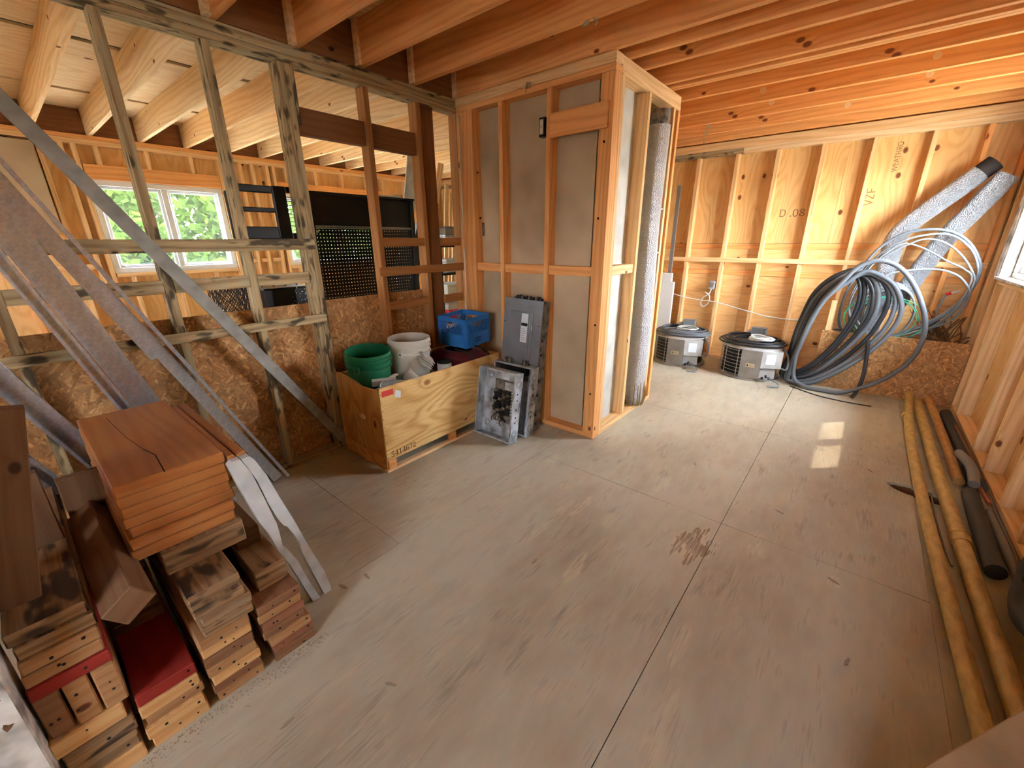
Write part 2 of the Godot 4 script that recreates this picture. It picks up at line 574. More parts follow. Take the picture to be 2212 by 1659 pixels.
	g.metallic_specular = 0.5

# ---------------------------------------------------------------- the setting
func floor_piece(parent: Node, poly: Array, top: float, m: Material) -> void:
	var st := begin()
	add_prism(st, PackedVector2Array(poly), 0.018, Transform3D(Basis(Vector3(1, 0, 0), Vector3(0, 0, 1), Vector3(0, -1, 0)), Vector3(0, top - 0.009, 0)), Vector2(2.85, 5.85))
	put(parent, "plywood_sheet", st.commit(), m)

func build_floor() -> void:
	var f := setting("floor")
	var g := 0.0016
	var hole := PackedVector2Array()
	for i in 40:
		var a := TAU * i / 40
		hole.append(Vector2(0.535 + 0.152 * cos(a) + 0.006 * sin(a * 5), -3.185 + 0.07 * sin(a) + 0.02 * cos(a)))
	for c in [[-2.755, -1.535, [-5.72, -3.38, -0.945, 1.49, 2.5]], [-1.535, -0.315, [-5.72, -3.55, -2.14, 0.3, 2.5]], [-0.315, 0.50, [-5.72, -3.55, -2.14, 0.3, 2.5]], [0.50, 0.96, [-5.72, -3.6, -1.2, 1.2, 2.5]]]:
		for i in c[2].size() - 1:
			var z0: float = c[2][i] + g
			var z1: float = c[2][i + 1] - g
			var poly := PackedVector2Array([Vector2(c[0] + g, z0), Vector2(c[1] - g, z0), Vector2(c[1] - g, z1), Vector2(c[0] + g, z1)])
			var cut := Geometry2D.clip_polygons(poly, hole)
			if cut.size() > 0 and c[0] > -0.4:
				poly = cut[0]
			floor_piece(f, poly, -0.007 if c[0] > 0.4 else 0.0, M.floor)
	for x in 3:
		for z in 4:
			floor_piece(f, [Vector2(-6.5 + x * 1.248 + g, -5.72 + z * 2.06 + g), Vector2(-6.5 + (x + 1) * 1.248 - g, -5.72 + z * 2.06 + g), Vector2(-6.5 + (x + 1) * 1.248 - g, -5.72 + (z + 1) * 2.06 - g), Vector2(-6.5 + x * 1.248 + g, -5.72 + (z + 1) * 2.06 - g)], 0.0, M.floor)
	for z in [-3.24, -2.85, -3.62]:
		slab(f, "floor_joist", Vector3(0.0, -0.22, z), Vector3(0.95, -0.026, z - 0.04), M.brown)
	for k in [[Vector3(-6.5, -0.34, -5.78), Vector3(1.0, -0.02, -5.73)], [Vector3(-6.5, -0.34, 2.51), Vector3(1.0, -0.02, 2.56)], [Vector3(-6.56, -0.34, -5.78), Vector3(-6.505, -0.02, 2.56)], [Vector3(0.965, -0.34, -5.72), Vector3(1.0, -0.02, 2.5)]]:
		slab(f, "skirt_board", k[0], k[1], M.siding, -1, 0.0)
	slab(f, "underfloor", Vector3(-6.6, -0.32, -5.8), Vector3(1.05, -0.24, 2.6), M.tar)

func build_ceiling() -> void:
	var c := setting("ceiling")
	var main := [-2.57, -2.75, -2.975, -3.335, -3.44, -3.481, -3.79, -4.215, -4.65, -5.08, -5.46, -2.18, -1.77, -1.375, -0.97, -0.56, -0.15, 0.26, 0.66, 1.07, 1.48, 1.88, 2.29]
	for z in main:
		slab(c, "joist", Vector3(-2.87, YC, z), Vector3(0.95, YD, z - 0.038), M.joist if z < -2.3 else M.amber, 0)
	for k in 20:
		var z := -5.41 + 0.4064 * k
		slab(c, "joist", Vector3(-6.43, YC, z + 0.0), Vector3(-2.66, YD, z - 0.038), M.pale if k % 3 else M.fresh, 0)
	for x in 3:                                    # deck over the room
		for z in 4:
			var x0 := -2.7 + x * 1.22
			slab(c, "deck_sheet", Vector3(x0 + 0.002, YD, -5.75 + z * 2.1), Vector3(minf(x0 + 1.218, 1.0), YD + 0.016, -5.75 + (z + 1) * 2.1 - 0.003), M.ply, 2, 0.0)
	var over := main.duplicate()
	over.sort()
	for i in over.size() - 1:                      # blocks between the joists over the partition
		if over[i + 1] - over[i] > 0.06:
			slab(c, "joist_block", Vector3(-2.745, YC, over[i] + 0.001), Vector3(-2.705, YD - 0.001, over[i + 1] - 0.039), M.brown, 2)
	var xs := [-6.46, -5.66, -4.29, -2.7]
	for x in 3:                                    # deck over the second room, laid with wide gaps
		for z in 4:
			slab(c, "deck_sheet", Vector3(xs[x] + 0.035, YD, -5.75 + z * 2.1), Vector3(xs[x + 1] - 0.035, YD + 0.016, -5.75 + (z + 1) * 2.1 - 0.003), M.ply_pale, 2, 0.0)
	for i in 19:                                   # the rim between the joist ends
		var z := -5.41 + 0.4064 * i
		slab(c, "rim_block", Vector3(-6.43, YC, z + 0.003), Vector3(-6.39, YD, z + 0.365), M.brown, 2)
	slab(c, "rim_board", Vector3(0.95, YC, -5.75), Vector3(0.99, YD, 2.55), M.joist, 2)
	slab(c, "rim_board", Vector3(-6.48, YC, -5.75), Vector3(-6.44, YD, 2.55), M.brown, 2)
	slab(c, "rim_board", Vector3(-6.48, YC, -5.79), Vector3(0.99, YD + 0.02, -5.75), M.joist, 0)
	slab(c, "rim_board", Vector3(-6.48, YC, 2.55), Vector3(0.99, YD + 0.02, 2.59), M.joist, 0)
	slab(c, "rim_board", Vector3(0.95, YC, -5.5), Vector3(-2.8, YD, -5.54), M.joist, 0)
	for p in [Vector3(0.079, 2.554, -4.215), Vector3(0.074, 2.563, -4.650), Vector3(-0.908, 2.554, -4.215), Vector3(-0.919, 2.562, -4.650), Vector3(-0.407, 2.541, -5.080)]:
		tube(c, "knot_plug", [p - Vector3(0, 0, 0.002), p + Vector3(0, 0, 0.0015)], 0.022, M.pale, 14)
	var r := setting("roof")
	slab(r, "roof_sheet", Vector3(-6.95, YD + 0.05, -6.2), Vector3(1.50, YD + 0.08, 3.0), M.roofing, 2, 0.0)
	slab(r, "soffit", Vector3(0.99, YC + 0.02, -6.2), Vector3(1.478, YC + 0.04, 3.0), M.siding, 2, 0.0)
	slab(r, "fascia", Vector3(1.462, YC, -6.2), Vector3(1.482, YD + 0.05, 3.0), M.siding, 2, 0.0)
	slab(r, "soffit", Vector3(-6.95, YC + 0.02, -6.2), Vector3(-6.49, YC + 0.04, 3.0), M.siding, 2, 0.0)
	slab(r, "fascia", Vector3(-6.95, YC, -6.2), Vector3(-6.93, YD + 0.05, 3.0), M.siding, 2, 0.0)

func build_partition() -> void:
	var w := setting("wall_left")
	var zb := 2.45
	slab(w, "bottom_plate", Vector3(XF, 0, zb), Vector3(XB, 0.038, -2.65), M.old, 2)
	slab(w, "top_plate", Vector3(XF, 2.385, zb), Vector3(XB, 2.423, -2.65), M.old, 2)
	slab(w, "top_plate", Vector3(XF + 0.004, 2.424, zb), Vector3(XB, 2.462, -2.65), M.old, 2)
	slab(w, "top_plate", Vector3(XF - 0.006, 2.463, zb), Vector3(XB, YC - 0.001, -2.65), M.old, 2)
	for z in [2.1, 1.694, 1.288, 0.882, 0.475, 0.05, -0.520, -0.914]:
		slab(w, "stud", Vector3(XF, 0.0385, z), Vector3(XB, 2.384, z - 0.038), M.old, 1)
	for z in [-1.258, -1.297]:                     # the doubled post
		slab(w, "stud", Vector3(XF, 0.0385, z), Vector3(XB, 2.384, z - 0.038), M.old, 1)
	slab(w, "stud", Vector3(XF - 0.001, 2.095, -1.336), Vector3(XB, 2.384, -1.356), M.old, 1)
	slab(w, "stud", Vector3(XF, 0.0385, -1.787), Vector3(XB, 2.384, -1.825), M.brown_old, 1)
	slab(w, "stud", Vector3(XF, 0.0385, -2.203), Vector3(XB, 2.384, -2.241), M.brown_old, 1)
	slab(w, "stud", Vector3(XF - 0.03, 0.0385, -2.243), Vector3(XB, 2.384, -2.383), M.brown, 1)
	slab(w, "stud", Vector3(XF, 0.0385, -2.592), Vector3(XB, 2.384, -2.648), M.brown_old, 1)
	# the header between the post and the far stud, in two lengths
	slab(w, "header", Vector3(XF - 0.022, 2.048, -1.337), Vector3(XB + 0.01, 2.19, -1.786), M.brown, 2)
	slab(w, "header", Vector3(XF - 0.022, 2.046, -1.826), Vector3(XB + 0.01, 2.19, -2.202), M.brown, 2)
	# rails across and between the studs
	slab(w, "rail", Vector3(XF + 0.0195, 1.402, 1.3), Vector3(XF + 0.0005, 1.465, -1.315), M.old, 2)
	slab(w, "rail", Vector3(XB - 0.0005, 1.402, 1.3), Vector3(XB - 0.0195, 1.462, -1.30), M.old, 2)
	for z in [[0.475, 0.05], [0.012, -0.519], [-0.559, -0.913], [-0.953, -1.257]]:
		slab(w, "rail", Vector3(XF - 0.004, 1.203, z[0] - 0.001), Vector3(XF - 0.042, 1.268, z[1] + 0.001), M.old, 2)
	slab(w, "rail", Vector3(XF + 0.0195, 0.948, 1.3), Vector3(XF + 0.0005, 1.0, -1.318), M.old, 2)
	slab(w, "rail", Vector3(XF - 0.006, 1.41, -1.8255), Vector3(XF - 0.044, 1.472, -2.202), M.brown_old, 2)
	slab(w, "rail", Vector3(XF - 0.006, 1.41, -2.384), Vector3(XF - 0.044, 1.472, -2.591), M.brown_old, 2)
	slab(w, "rail", Vector3(XF + 0.0195, 1.207, -1.755), Vector3(XF + 0.0005, 1.268, -2.65), M.brown_old, 2)
	slab(w, "rail", Vector3(XF - 0.006, 0.953, -1.8255), Vector3(XF - 0.044, 1.014, -2.202), M.brown_old, 2)
	slab(w, "rail", Vector3(XF - 0.006, 0.947, -2.384), Vector3(XF - 0.044, 1.012, -2.591), M.brown_old, 2)
	# strandboard on the far side, up to chest height
	slab(w, "strandboard_sheet", Vector3(XB - 0.0005, 0.003, 2.44), Vector3(XB - 0.0125, 1.063, 0.32), M.osb, 2, 0.0)
	slab(w, "strandboard_sheet", Vector3(XB - 0.0005, 0.003, 0.317), Vector3(XB - 0.0125, 1.065, -1.30), M.osb, 2, 0.0)
	slab(w, "strandboard_sheet", Vector3(XB - 0.0005, 0.003, -1.303), Vector3(XB - 0.0125, 1.07, -2.383), M.osb, 2, 0.0)
	# the diagonal brace
	beam(w, "diagonal_brace", Vector3(XF + 0.026, 2.30, 0.02), Vector3(XF + 0.026, 0.05, -1.325), 0.062, 0.012, Vector3(1, 0, 0), M.brace_grey)
	# beyond the closet the wall runs on, boarded over
	for z in [-3.0, -3.4, -3.8, -4.2, -4.6, -5.0, -5.4]:
		slab(w, "stud", Vector3(XF, 0.0385, z), Vector3(XB, 2.384, z - 0.038), M.fresh, 1)
	slab(w, "bottom_plate", Vector3(XF, 0, -2.66), Vector3(XB, 0.038, ZB - 0.08), M.fresh, 2)
	slab(w, "top_plate", Vector3(XF, 2.385, -2.66), Vector3(XB, YC - 0.001, ZB - 0.08), M.fresh, 2)
	slab(w, "drywall_sheet", Vector3(XB - 0.0005, 0.003, -2.66), Vector3(XB - 0.0125, YC - 0.003, ZB - 0.08), M.drywall, 1, 0.0)

func build_closet() -> void:
	var w := setting("wall_closet")
	var z0 := -2.59
	var x1 := -1.35
	var zi := z0 - 0.089
	var xi := x1 - 0.089
	# front, facing the room
	slab(w, "bottom_plate", Vector3(-2.70, 0, z0), Vector3(x1, 0.038, zi), M.joist, 0)
	slab(w, "top_plate", Vector3(-2.70, 2.383, z0), Vector3(x1, 2.42, zi), M.joist, 0)
	slab(w, "top_plate", Vector3(-2.70, 2.421, z0 + 0.003), Vector3(x1, YC - 0.002, zi), M.fresh, 0)
	for x in [[-2.70, -2.53], [-2.262, -2.226], [-1.838, -1.80], [-1.441, x1]]:
		slab(w, "stud", Vector3(x[0], 0.0385, z0), Vector3(x[1], 2.382, zi + 0.0005), M.joist, 1)
	for x in [[-2.529, -2.263], [-2.225, -1.839], [-1.799, -1.442]]:
		slab(w, "blocking", Vector3(x[0], 1.208, z0 - 0.012), Vector3(x[1], 1.272, zi + 0.001), M.joist, 0)
	slab(w, "backing_board", Vector3(-1.795, 2.09, z0 + 0.02), Vector3(-1.375, 2.231, z0 + 0.001), M.joist, 0)
	slab(w, "drywall_sheet", Vector3(-2.69, 0.02, zi), Vector3(-1.50, YC - 0.003, zi - 0.012), M.drywall, 1, 0.0)
	# side, facing the window
	slab(w, "bottom_plate", Vector3(x1, 0, zi - 0.001), Vector3(xi, 0.038, -3.69), M.fresh, 2)
	slab(w, "top_plate", Vector3(x1, 2.383, zi - 0.001), Vector3(xi, 2.42, -3.69), M.fresh, 2)
	slab(w, "top_plate", Vector3(x1 - 0.003, 2.421, zi - 0.001), Vector3(xi, YC - 0.002, -3.69), M.fresh, 2)
	slab(w, "stud", Vector3(x1, 0.0385, zi - 0.001), Vector3(xi, 2.382, -2.725), M.fresh, 1)
	slab(w, "stud", Vector3(x1, 0.0385, -3.092), Vector3(xi, 2.382, -3.13), M.fresh, 1)
	slab(w, "stud", Vector3(x1, 0.0385, -3.555), Vector3(xi, 2.382, -3.592), M.fresh, 1)
	slab(w, "stud", Vector3(x1, 0.0385, -3.65), Vector3(xi, 2.382, -3.69), M.joist, 1)
	slab(w, "blocking", Vector3(x1 - 0.012, 1.21, -2.7255), Vector3(xi, 1.274, -3.0915), M.fresh, 2)
	slab(w, "drywall_sheet", Vector3(xi - 0.0005, 0.02, zi - 0.013), Vector3(xi - 0.0125, YC - 0.003, -3.13), M.white_wall, 1, 0.0)
	slab(w, "drywall_sheet", Vector3(xi - 0.013, 0.02, -3.118), Vector3(-1.66, YC - 0.003, -3.13), M.drywall, 1, 0.0)
	slab(w, "drywall_sheet", Vector3(-1.648, 0.02, -3.131), Vector3(-1.66, YC - 0.003, -3.66), M.drywall, 1, 0.0)
	slab(w, "drywall_sheet", Vector3(-2.69, 0.02, -3.678), Vector3(xi - 0.001, YC - 0.003, -3.69), M.drywall, 1, 0.0)
	for p in [[-2.485, 1.95], [-2.47, 1.62], [-1.40, 2.02], [-1.41, 1.58], [-1.385, 0.88], [-1.39, 0.36]]:
		tube(w, "nail_head", [Vector3(p[0], p[1], z0 - 0.002), Vector3(p[0], p[1], z0 + 0.0015)], 0.008, M.ink, 8)

func build_back_wall() -> void:
	var w := setting("wall_back")
	var zi := ZB - 0.089
	for x in 7:                                    # sheathing: two tall sheets high, then boards below
		var x0 := -6.46 + x * 1.22
		var x1 := minf(x0 + 1.218, 0.99)
		if x1 <= x0:
			continue
		slab(w, "plywood_sheet", Vector3(x0, 1.40, zi - 0.0005), Vector3(x1, YC, zi - 0.0135), M.ply, 1, 0.0)
	for b in [[0.0, 0.28], [0.283, 0.55], [0.553, 0.82], [0.823, 1.09], [1.093, 1.397]]:
		for x in [[-6.46, -3.4], [-3.398, -1.1], [-1.098, 0.99]]:
			slab(w, "sheathing_board", Vector3(x[0], b[0], zi - 0.0005), Vector3(x[1], b[1], zi - 0.0135), M.ply, 0, 0.001)
	slab(w, "strapping", Vector3(-2.69, 1.335, zi), Vector3(0.93, 1.392, zi + 0.012), M.joist, 0)
	slab(w, "strapping", Vector3(-2.69, 1.035, zi), Vector3(0.93, 1.092, zi + 0.012), M.joist, 0)
	slab(w, "siding", Vector3(-6.5, -0.1, zi - 0.014), Vector3(1.02, YC, zi - 0.06), M.siding, 0, 0.0)
	slab(w, "bottom_plate", Vector3(-6.4, 0, ZB), Vector3(0.94, 0.038, zi), M.fresh, 0)
	slab(w, "top_plate", Vector3(-6.4, 2.345, ZB), Vector3(-1.3, 2.40, zi), M.old, 0)
	slab(w, "top_plate", Vector3(-1.299, 2.345, ZB), Vector3(0.94, 2.40, zi), M.pale, 0)
	slab(w, "top_plate", Vector3(-6.4, 2.401, ZB + 0.004), Vector3(0.94, YC - 0.001, zi), M.fresh, 0)
	var xs := [-2.58, -2.18, -1.787, -1.372, -0.977, -0.58, -0.182, 0.224, 0.56, 0.80]
	for x in xs:
		slab(w, "stud", Vector3(x, 0.0385, ZB), Vector3(x + 0.038, 2.344, zi), M.fresh if x < 0.5 else M.joist, 1)
	for x in [-6.3, -5.9, -5.5, -5.1, -4.7, -4.3, -3.9, -3.5, -3.1]:
		slab(w, "stud", Vector3(x, 0.0385, ZB), Vector3(x + 0.038, 2.344, zi), M.fresh, 1)
	slab(w, "rail", Vector3(-2.69, 1.186, ZB + 0.019), Vector3(0.83, 1.236, ZB + 0.0005), M.fresh, 0)
	# stamps on the sheathing and on a stud
	words(w, "stamp", "D .08", 0.075, M.stamp, Transform3D(Basis(), Vector3(-0.74, 1.71, zi + 0.0002)))
	words(w, "stamp", "WEATHRO", 0.04, M.stamp, Transform3D(Basis(Vector3(0, 0, 1), PI / 2), Vector3(0.02, 2.17, zi + 0.0002)))
	words(w, "stamp", "VZF", 0.07, M.stamp, Transform3D(Basis(Vector3(0, 0, 1), PI / 2), Vector3(-0.11, 1.83, zi + 0.0002)))

func build_right_wall() -> void:
	var w := setting("wall_right")
	var xi := XR + 0.089
	var y0 := 1.13
	var y1 := 2.22
	var za := -5.10
	var zc := -3.98
	for p in [[-5.72, za, 0.0, YC], [za, zc, 0.0, y0], [za, zc, y1, YC], [zc, -2.5, 0.0, YC], [-2.498, 0.0, 0.0, YC], [0.002, 2.55, 0.0, YC]]:
		slab(w, "plywood_sheet", Vector3(xi + 0.0005, p[2], p[0]), Vector3(xi + 0.0125, p[3], p[1]), M.ply, 1, 0.0)
		slab(w, "siding", Vector3(xi + 0.013, p[2], p[0]), Vector3(xi + 0.04, p[3], p[1]), M.siding, 2, 0.0)
	slab(w, "bottom_plate", Vector3(XR, -0.007, -5.6), Vector3(xi, 0.034, 2.4), M.fresh, 2)
	slab(w, "top_plate", Vector3(XR, 2.385, -5.6), Vector3(xi, 2.42, 2.4), M.fresh, 2)
	slab(w, "top_plate", Vector3(XR, 2.421, -5.6), Vector3(xi, YC - 0.001, 2.4), M.fresh, 2)
	for z in [-5.545, -5.14]:
		slab(w, "stud", Vector3(XR, 0.0345, z), Vector3(xi, 2.384, z - 0.038), M.fresh, 1)
	for z in [-4.88, -4.06]:
		slab(w, "stud", Vector3(XR, 0.0345, z), Vector3(xi, y0 - 0.0385, z - 0.038), M.pale, 1)
	for z in [-3.70, -3.22, -2.84, -2.43, -2.03, -1.62, -1.22, -0.81, -0.4, 0.0, 0.4, 0.8, 1.2, 1.6, 2.0, 2.36]:
		slab(w, "stud", Vector3(XR, 0.0345, z), Vector3(xi, 2.384, z - 0.038), M.fresh, 1)
	slab(w, "sill_plate", Vector3(XR, y0 - 0.038, za - 0.03), Vector3(xi, y0, zc + 0.07), M.fresh, 2)
	slab(w, "header", Vector3(XR, y1, za - 0.03), Vector3(xi, y1 + 0.14, zc + 0.07), M.fresh, 2)

func window(called: String, at: Vector3, turn: float, wide: float, high: float, depth: float, bars: Array) -> void:
	# local x runs across, z points into the room; at is the middle of the sill
	var n := setting(called)
	n.position = at
	n.rotation.y = turn
	var h := wide / 2
	var f := 0.055
	slab(n, "frame", Vector3(-h, 0, -depth), Vector3(h, f, 0.0), M.vinyl, 0, 0.004)
	slab(n, "frame", Vector3(-h, high - f, -depth), Vector3(h, high, 0.0), M.vinyl, 0, 0.004)
	slab(n, "frame", Vector3(-h, f + 0.0005, -depth), Vector3(-h + f, high - f - 0.0005, 0.0), M.vinyl, 1, 0.004)
	slab(n, "frame", Vector3(h - f, f + 0.0005, -depth), Vector3(h, high - f - 0.0005, 0.0), M.vinyl, 1, 0.004)
	var edges := [-h + f]
	for b in bars:
		slab(n, "meeting_rail", Vector3(b - 0.03, f + 0.0005, -depth + 0.01), Vector3(b + 0.03, high - f - 0.0005, -0.006), M.vinyl, 1, 0.004)
		edges.append(b - 0.03)
		edges.append(b + 0.03)
	edges.append(h - f)
	for i in range(0, edges.size(), 2):
		var x0: float = edges[i]
		var x1: float = edges[i + 1]
		var z := -depth * 0.5 - (0.012 if i else 0.0)
		for s in [[x0, x0 + 0.028, f, high - f], [x1 - 0.028, x1, f, high - f], [x0 + 0.0285, x1 - 0.0285, f, f + 0.03], [x0 + 0.0285, x1 - 0.0285, high - f - 0.03, high - f]]:
			slab(n, "sash", Vector3(s[0], s[2] + 0.0006, z - 0.014), Vector3(s[1], s[3] - 0.0006, z + 0.014), M.vinyl, -1, 0.003)
		slab(n, "pane", Vector3(x0 + 0.025, f + 0.026, z - 0.002), Vector3(x1 - 0.025, high - f - 0.026, z + 0.002), M.pane, -1, 0.0)

func build_far_left_wall() -> void:
	var w := setting("wall_far_left")
	var xi := XW - 0.089
	var y0 := 1.13
	var y1 := 2.075
	# openings for two windows
	var holes := [[-2.045, -0.835], [-4.35, -2.72]]
	for p in [[-0.833, 0.8, 0.0, YC], [0.802, 2.55, 0.0, YC], [-2.045, -0.835, 0.0, y0], [-2.045, -0.835, y1, YC], [-2.718, -2.047, 0.0, YC], [-4.35, -2.72, 0.0, y0], [-4.35, -2.72, y1, YC], [-5.72, -4.352, 0.0, YC]]:
		slab(w, "plywood_sheet", Vector3(xi - 0.0005, p[2], p[0]), Vector3(xi - 0.0125, p[3], p[1]), M.ply, 1, 0.0)
		slab(w, "siding", Vector3(xi - 0.013, p[2], p[0]), Vector3(xi - 0.04, p[3], p[1]), M.siding, 2, 0.0)
	slab(w, "bottom_plate", Vector3(XW, 0, -5.6), Vector3(xi, 0.038, 2.4), M.fresh, 2)
	slab(w, "top_plate", Vector3(XW, 2.395, -5.6), Vector3(xi, 2.437, 2.4), M.fresh, 2)
	slab(w, "top_plate", Vector3(XW, 2.438, -5.6), Vector3(xi, YC - 0.001, 2.4), M.joist, 2)
	for z in [2.3, 1.9, 1.5, 1.1, 0.68, 0.27, -0.14, -0.545, -0.70, -0.79, -2.05, -2.09, -2.28, -2.42, -2.60, -2.68, -4.355, -4.395, -4.8, -5.2, -5.5]:
		slab(w, "stud", Vector3(XW, 0.0385, z), Vector3(xi, 2.394, z - 0.038), M.fresh if z < -0.5 else M.joist, 1)
	for hz in holes:
		slab(w, "header", Vector3(XW, y1 + 0.001, hz[0] + 0.002), Vector3(xi, 2.215, hz[1] - 0.002), M.joist, 2)
		slab(w, "sill_plate", Vector3(XW, y0 - 0.04, hz[0] + 0.002), Vector3(xi, y0 - 0.001, hz[1] - 0.002), M.fresh, 2)
		var z: float = hz[1] - 0.12
		while z > hz[0] + 0.06:
			slab(w, "cripple_stud", Vector3(XW, 2.216, z), Vector3(xi, 2.394, z - 0.038), M.fresh, 1)
			slab(w, "cripple_stud", Vector3(XW, 0.0385, z), Vector3(xi, y0 - 0.041, z - 0.038), M.fresh, 1)
			z -= 0.4064
	for z in [[1.1, -0.545], [-0.583, -0.70], [-2.128, -2.28], [-2.318, -2.42], [-2.458, -2.6]]:
		slab(w, "blocking", Vector3(XW - 0.01, 1.19, z[0] - 0.039), Vector3(XW - 0.05, 1.235, z[1] + 0.001), M.fresh, 2)

func build_front_wall() -> void:
	var w := setting("wall_front")
	var zi := ZQ + 0.089
	var holes := [[-5.1, -4.3, 1.1, 2.0], [-0.52, 0.28, 1.1, 2.0]]
	var xs := [-6.46, -5.1, -4.3, -0.52, 0.28, 0.99]
	for i in 5:
		var x0: float = xs[i]
		var x1: float = xs[i + 1]
		var open := []
		for h in holes:
			if absf(h[0] - x0) < 0.01:
				open = h
		var parts := [[0.0, YC]] if open.is_empty() else [[0.0, open[2]], [open[3], YC]]
		for p in parts:
			slab(w, "plywood_sheet", Vector3(x0, p[0], zi + 0.0005), Vector3(x1, p[1], zi + 0.0125), M.ply, 1, 0.0)
			slab(w, "siding", Vector3(x0, p[0], zi + 0.013), Vector3(x1, p[1], zi + 0.04), M.siding, 0, 0.0)
	slab(w, "bottom_plate", Vector3(-6.4, 0, ZQ), Vector3(0.94, 0.038, zi), M.fresh, 0)
	slab(w, "top_plate", Vector3(-6.4, 2.385, ZQ), Vector3(0.94, YC - 0.001, zi), M.fresh, 0)
	for x in [-6.3, -5.9, -5.5, -5.14, -4.29, -3.7, -3.3, -3.0, -2.6, -2.2, -1.8, -1.4, -1.0, -0.56, 0.29, 0.75]:
		slab(w, "stud", Vector3(x, 0.0385, ZQ), Vector3(x + 0.038, 2.384, zi), M.fresh, 1)
	for h in holes:
		slab(w, "header", Vector3(h[0], h[3], ZQ), Vector3(h[1], h[3] + 0.14, zi), M.fresh, 0)
		slab(w, "sill_plate", Vector3(h[0], h[2] - 0.038, ZQ), Vector3(h[1], h[2], zi), M.fresh, 0)

func build_setting() -> void:
	build_floor()
	build_ceiling()
	build_partition()
	build_closet()
	build_back_wall()
	build_right_wall()
	build_far_left_wall()
	build_front_wall()
	window("window_1", Vector3(XW - 0.03, 1.13, -1.44), PI / 2, 1.21, 0.945, 0.075, [0.02])
	window("window_2", Vector3(XW - 0.03, 1.13, -3.535), PI / 2, 1.63, 0.945, 0.075, [0.0])
	window("window_3", Vector3(XR + 0.055, 1.13, -4.54), -PI / 2, 1.12, 1.09, 0.075, [0.0])
	window("window_4", Vector3(-0.12, 1.1, ZQ + 0.05), PI, 0.8, 0.9, 0.075, [0.0])
	window("window_5", Vector3(-4.7, 1.1, ZQ + 0.05), PI, 0.8, 0.9, 0.075, [0.0])
	# white boards lining the right window, and its ragged sill
	var t := setting("trim_1")
	slab(t, "sill_board", Vector3(XR - 0.03, 1.1305, -5.13), Vector3(XR + 0.052, 1.15, -3.95), M.white_paint, 2)
	slab(t, "jamb_board", Vector3(XR - 0.012, 1.1505, -5.13), Vector3(XR + 0.052, 2.21, -5.101), M.white_paint, 1)
	slab(t, "casing", Vector3(XR - 0.02, 1.15, -5.245), Vector3(XR - 0.0005, 2.30, -5.131), M.white_paint, 1)

# ---------------------------------------------------------------- lumber pile
func pile_board(lo: Vector3, hi: Vector3, m: Material, called: String, label: String, nails := 0, skew := 0.0) -> Node3D:
	# a board lying along x with its sawn end towards +x
	var mid := (lo + hi) * 0.5
	var h := (hi - lo).abs() * 0.5
	var o := thing(called, label, "board", Vector3(mid.x, minf(lo.y, hi.y), mid.z), skew, "boards in the lumber pile")
	var st := begin()
	add_box(st, Vector3(-h.x, 0.0004, -h.z), Vector3(h.x, 2 * h.y - 0.0004, h.z), Transform3D(), 0, 0.0035, roff())
	put(o, "timber", st.commit(), m)
	for i in nails:
		var z := rng.randf_range(-h.z * 0.8, h.z * 0.8)
		var y := rng.randf_range(0.25, 0.75) * 2 * h.y
		var s2 := begin()
		add_tube(s2, [Vector3(h.x - 0.002, y, z), Vector3(h.x + 0.001, y, z)], rng.randf_range(0.0025, 0.0045), 7)
		put(o, "nail_hole", s2.commit(), M.ink)
	return o

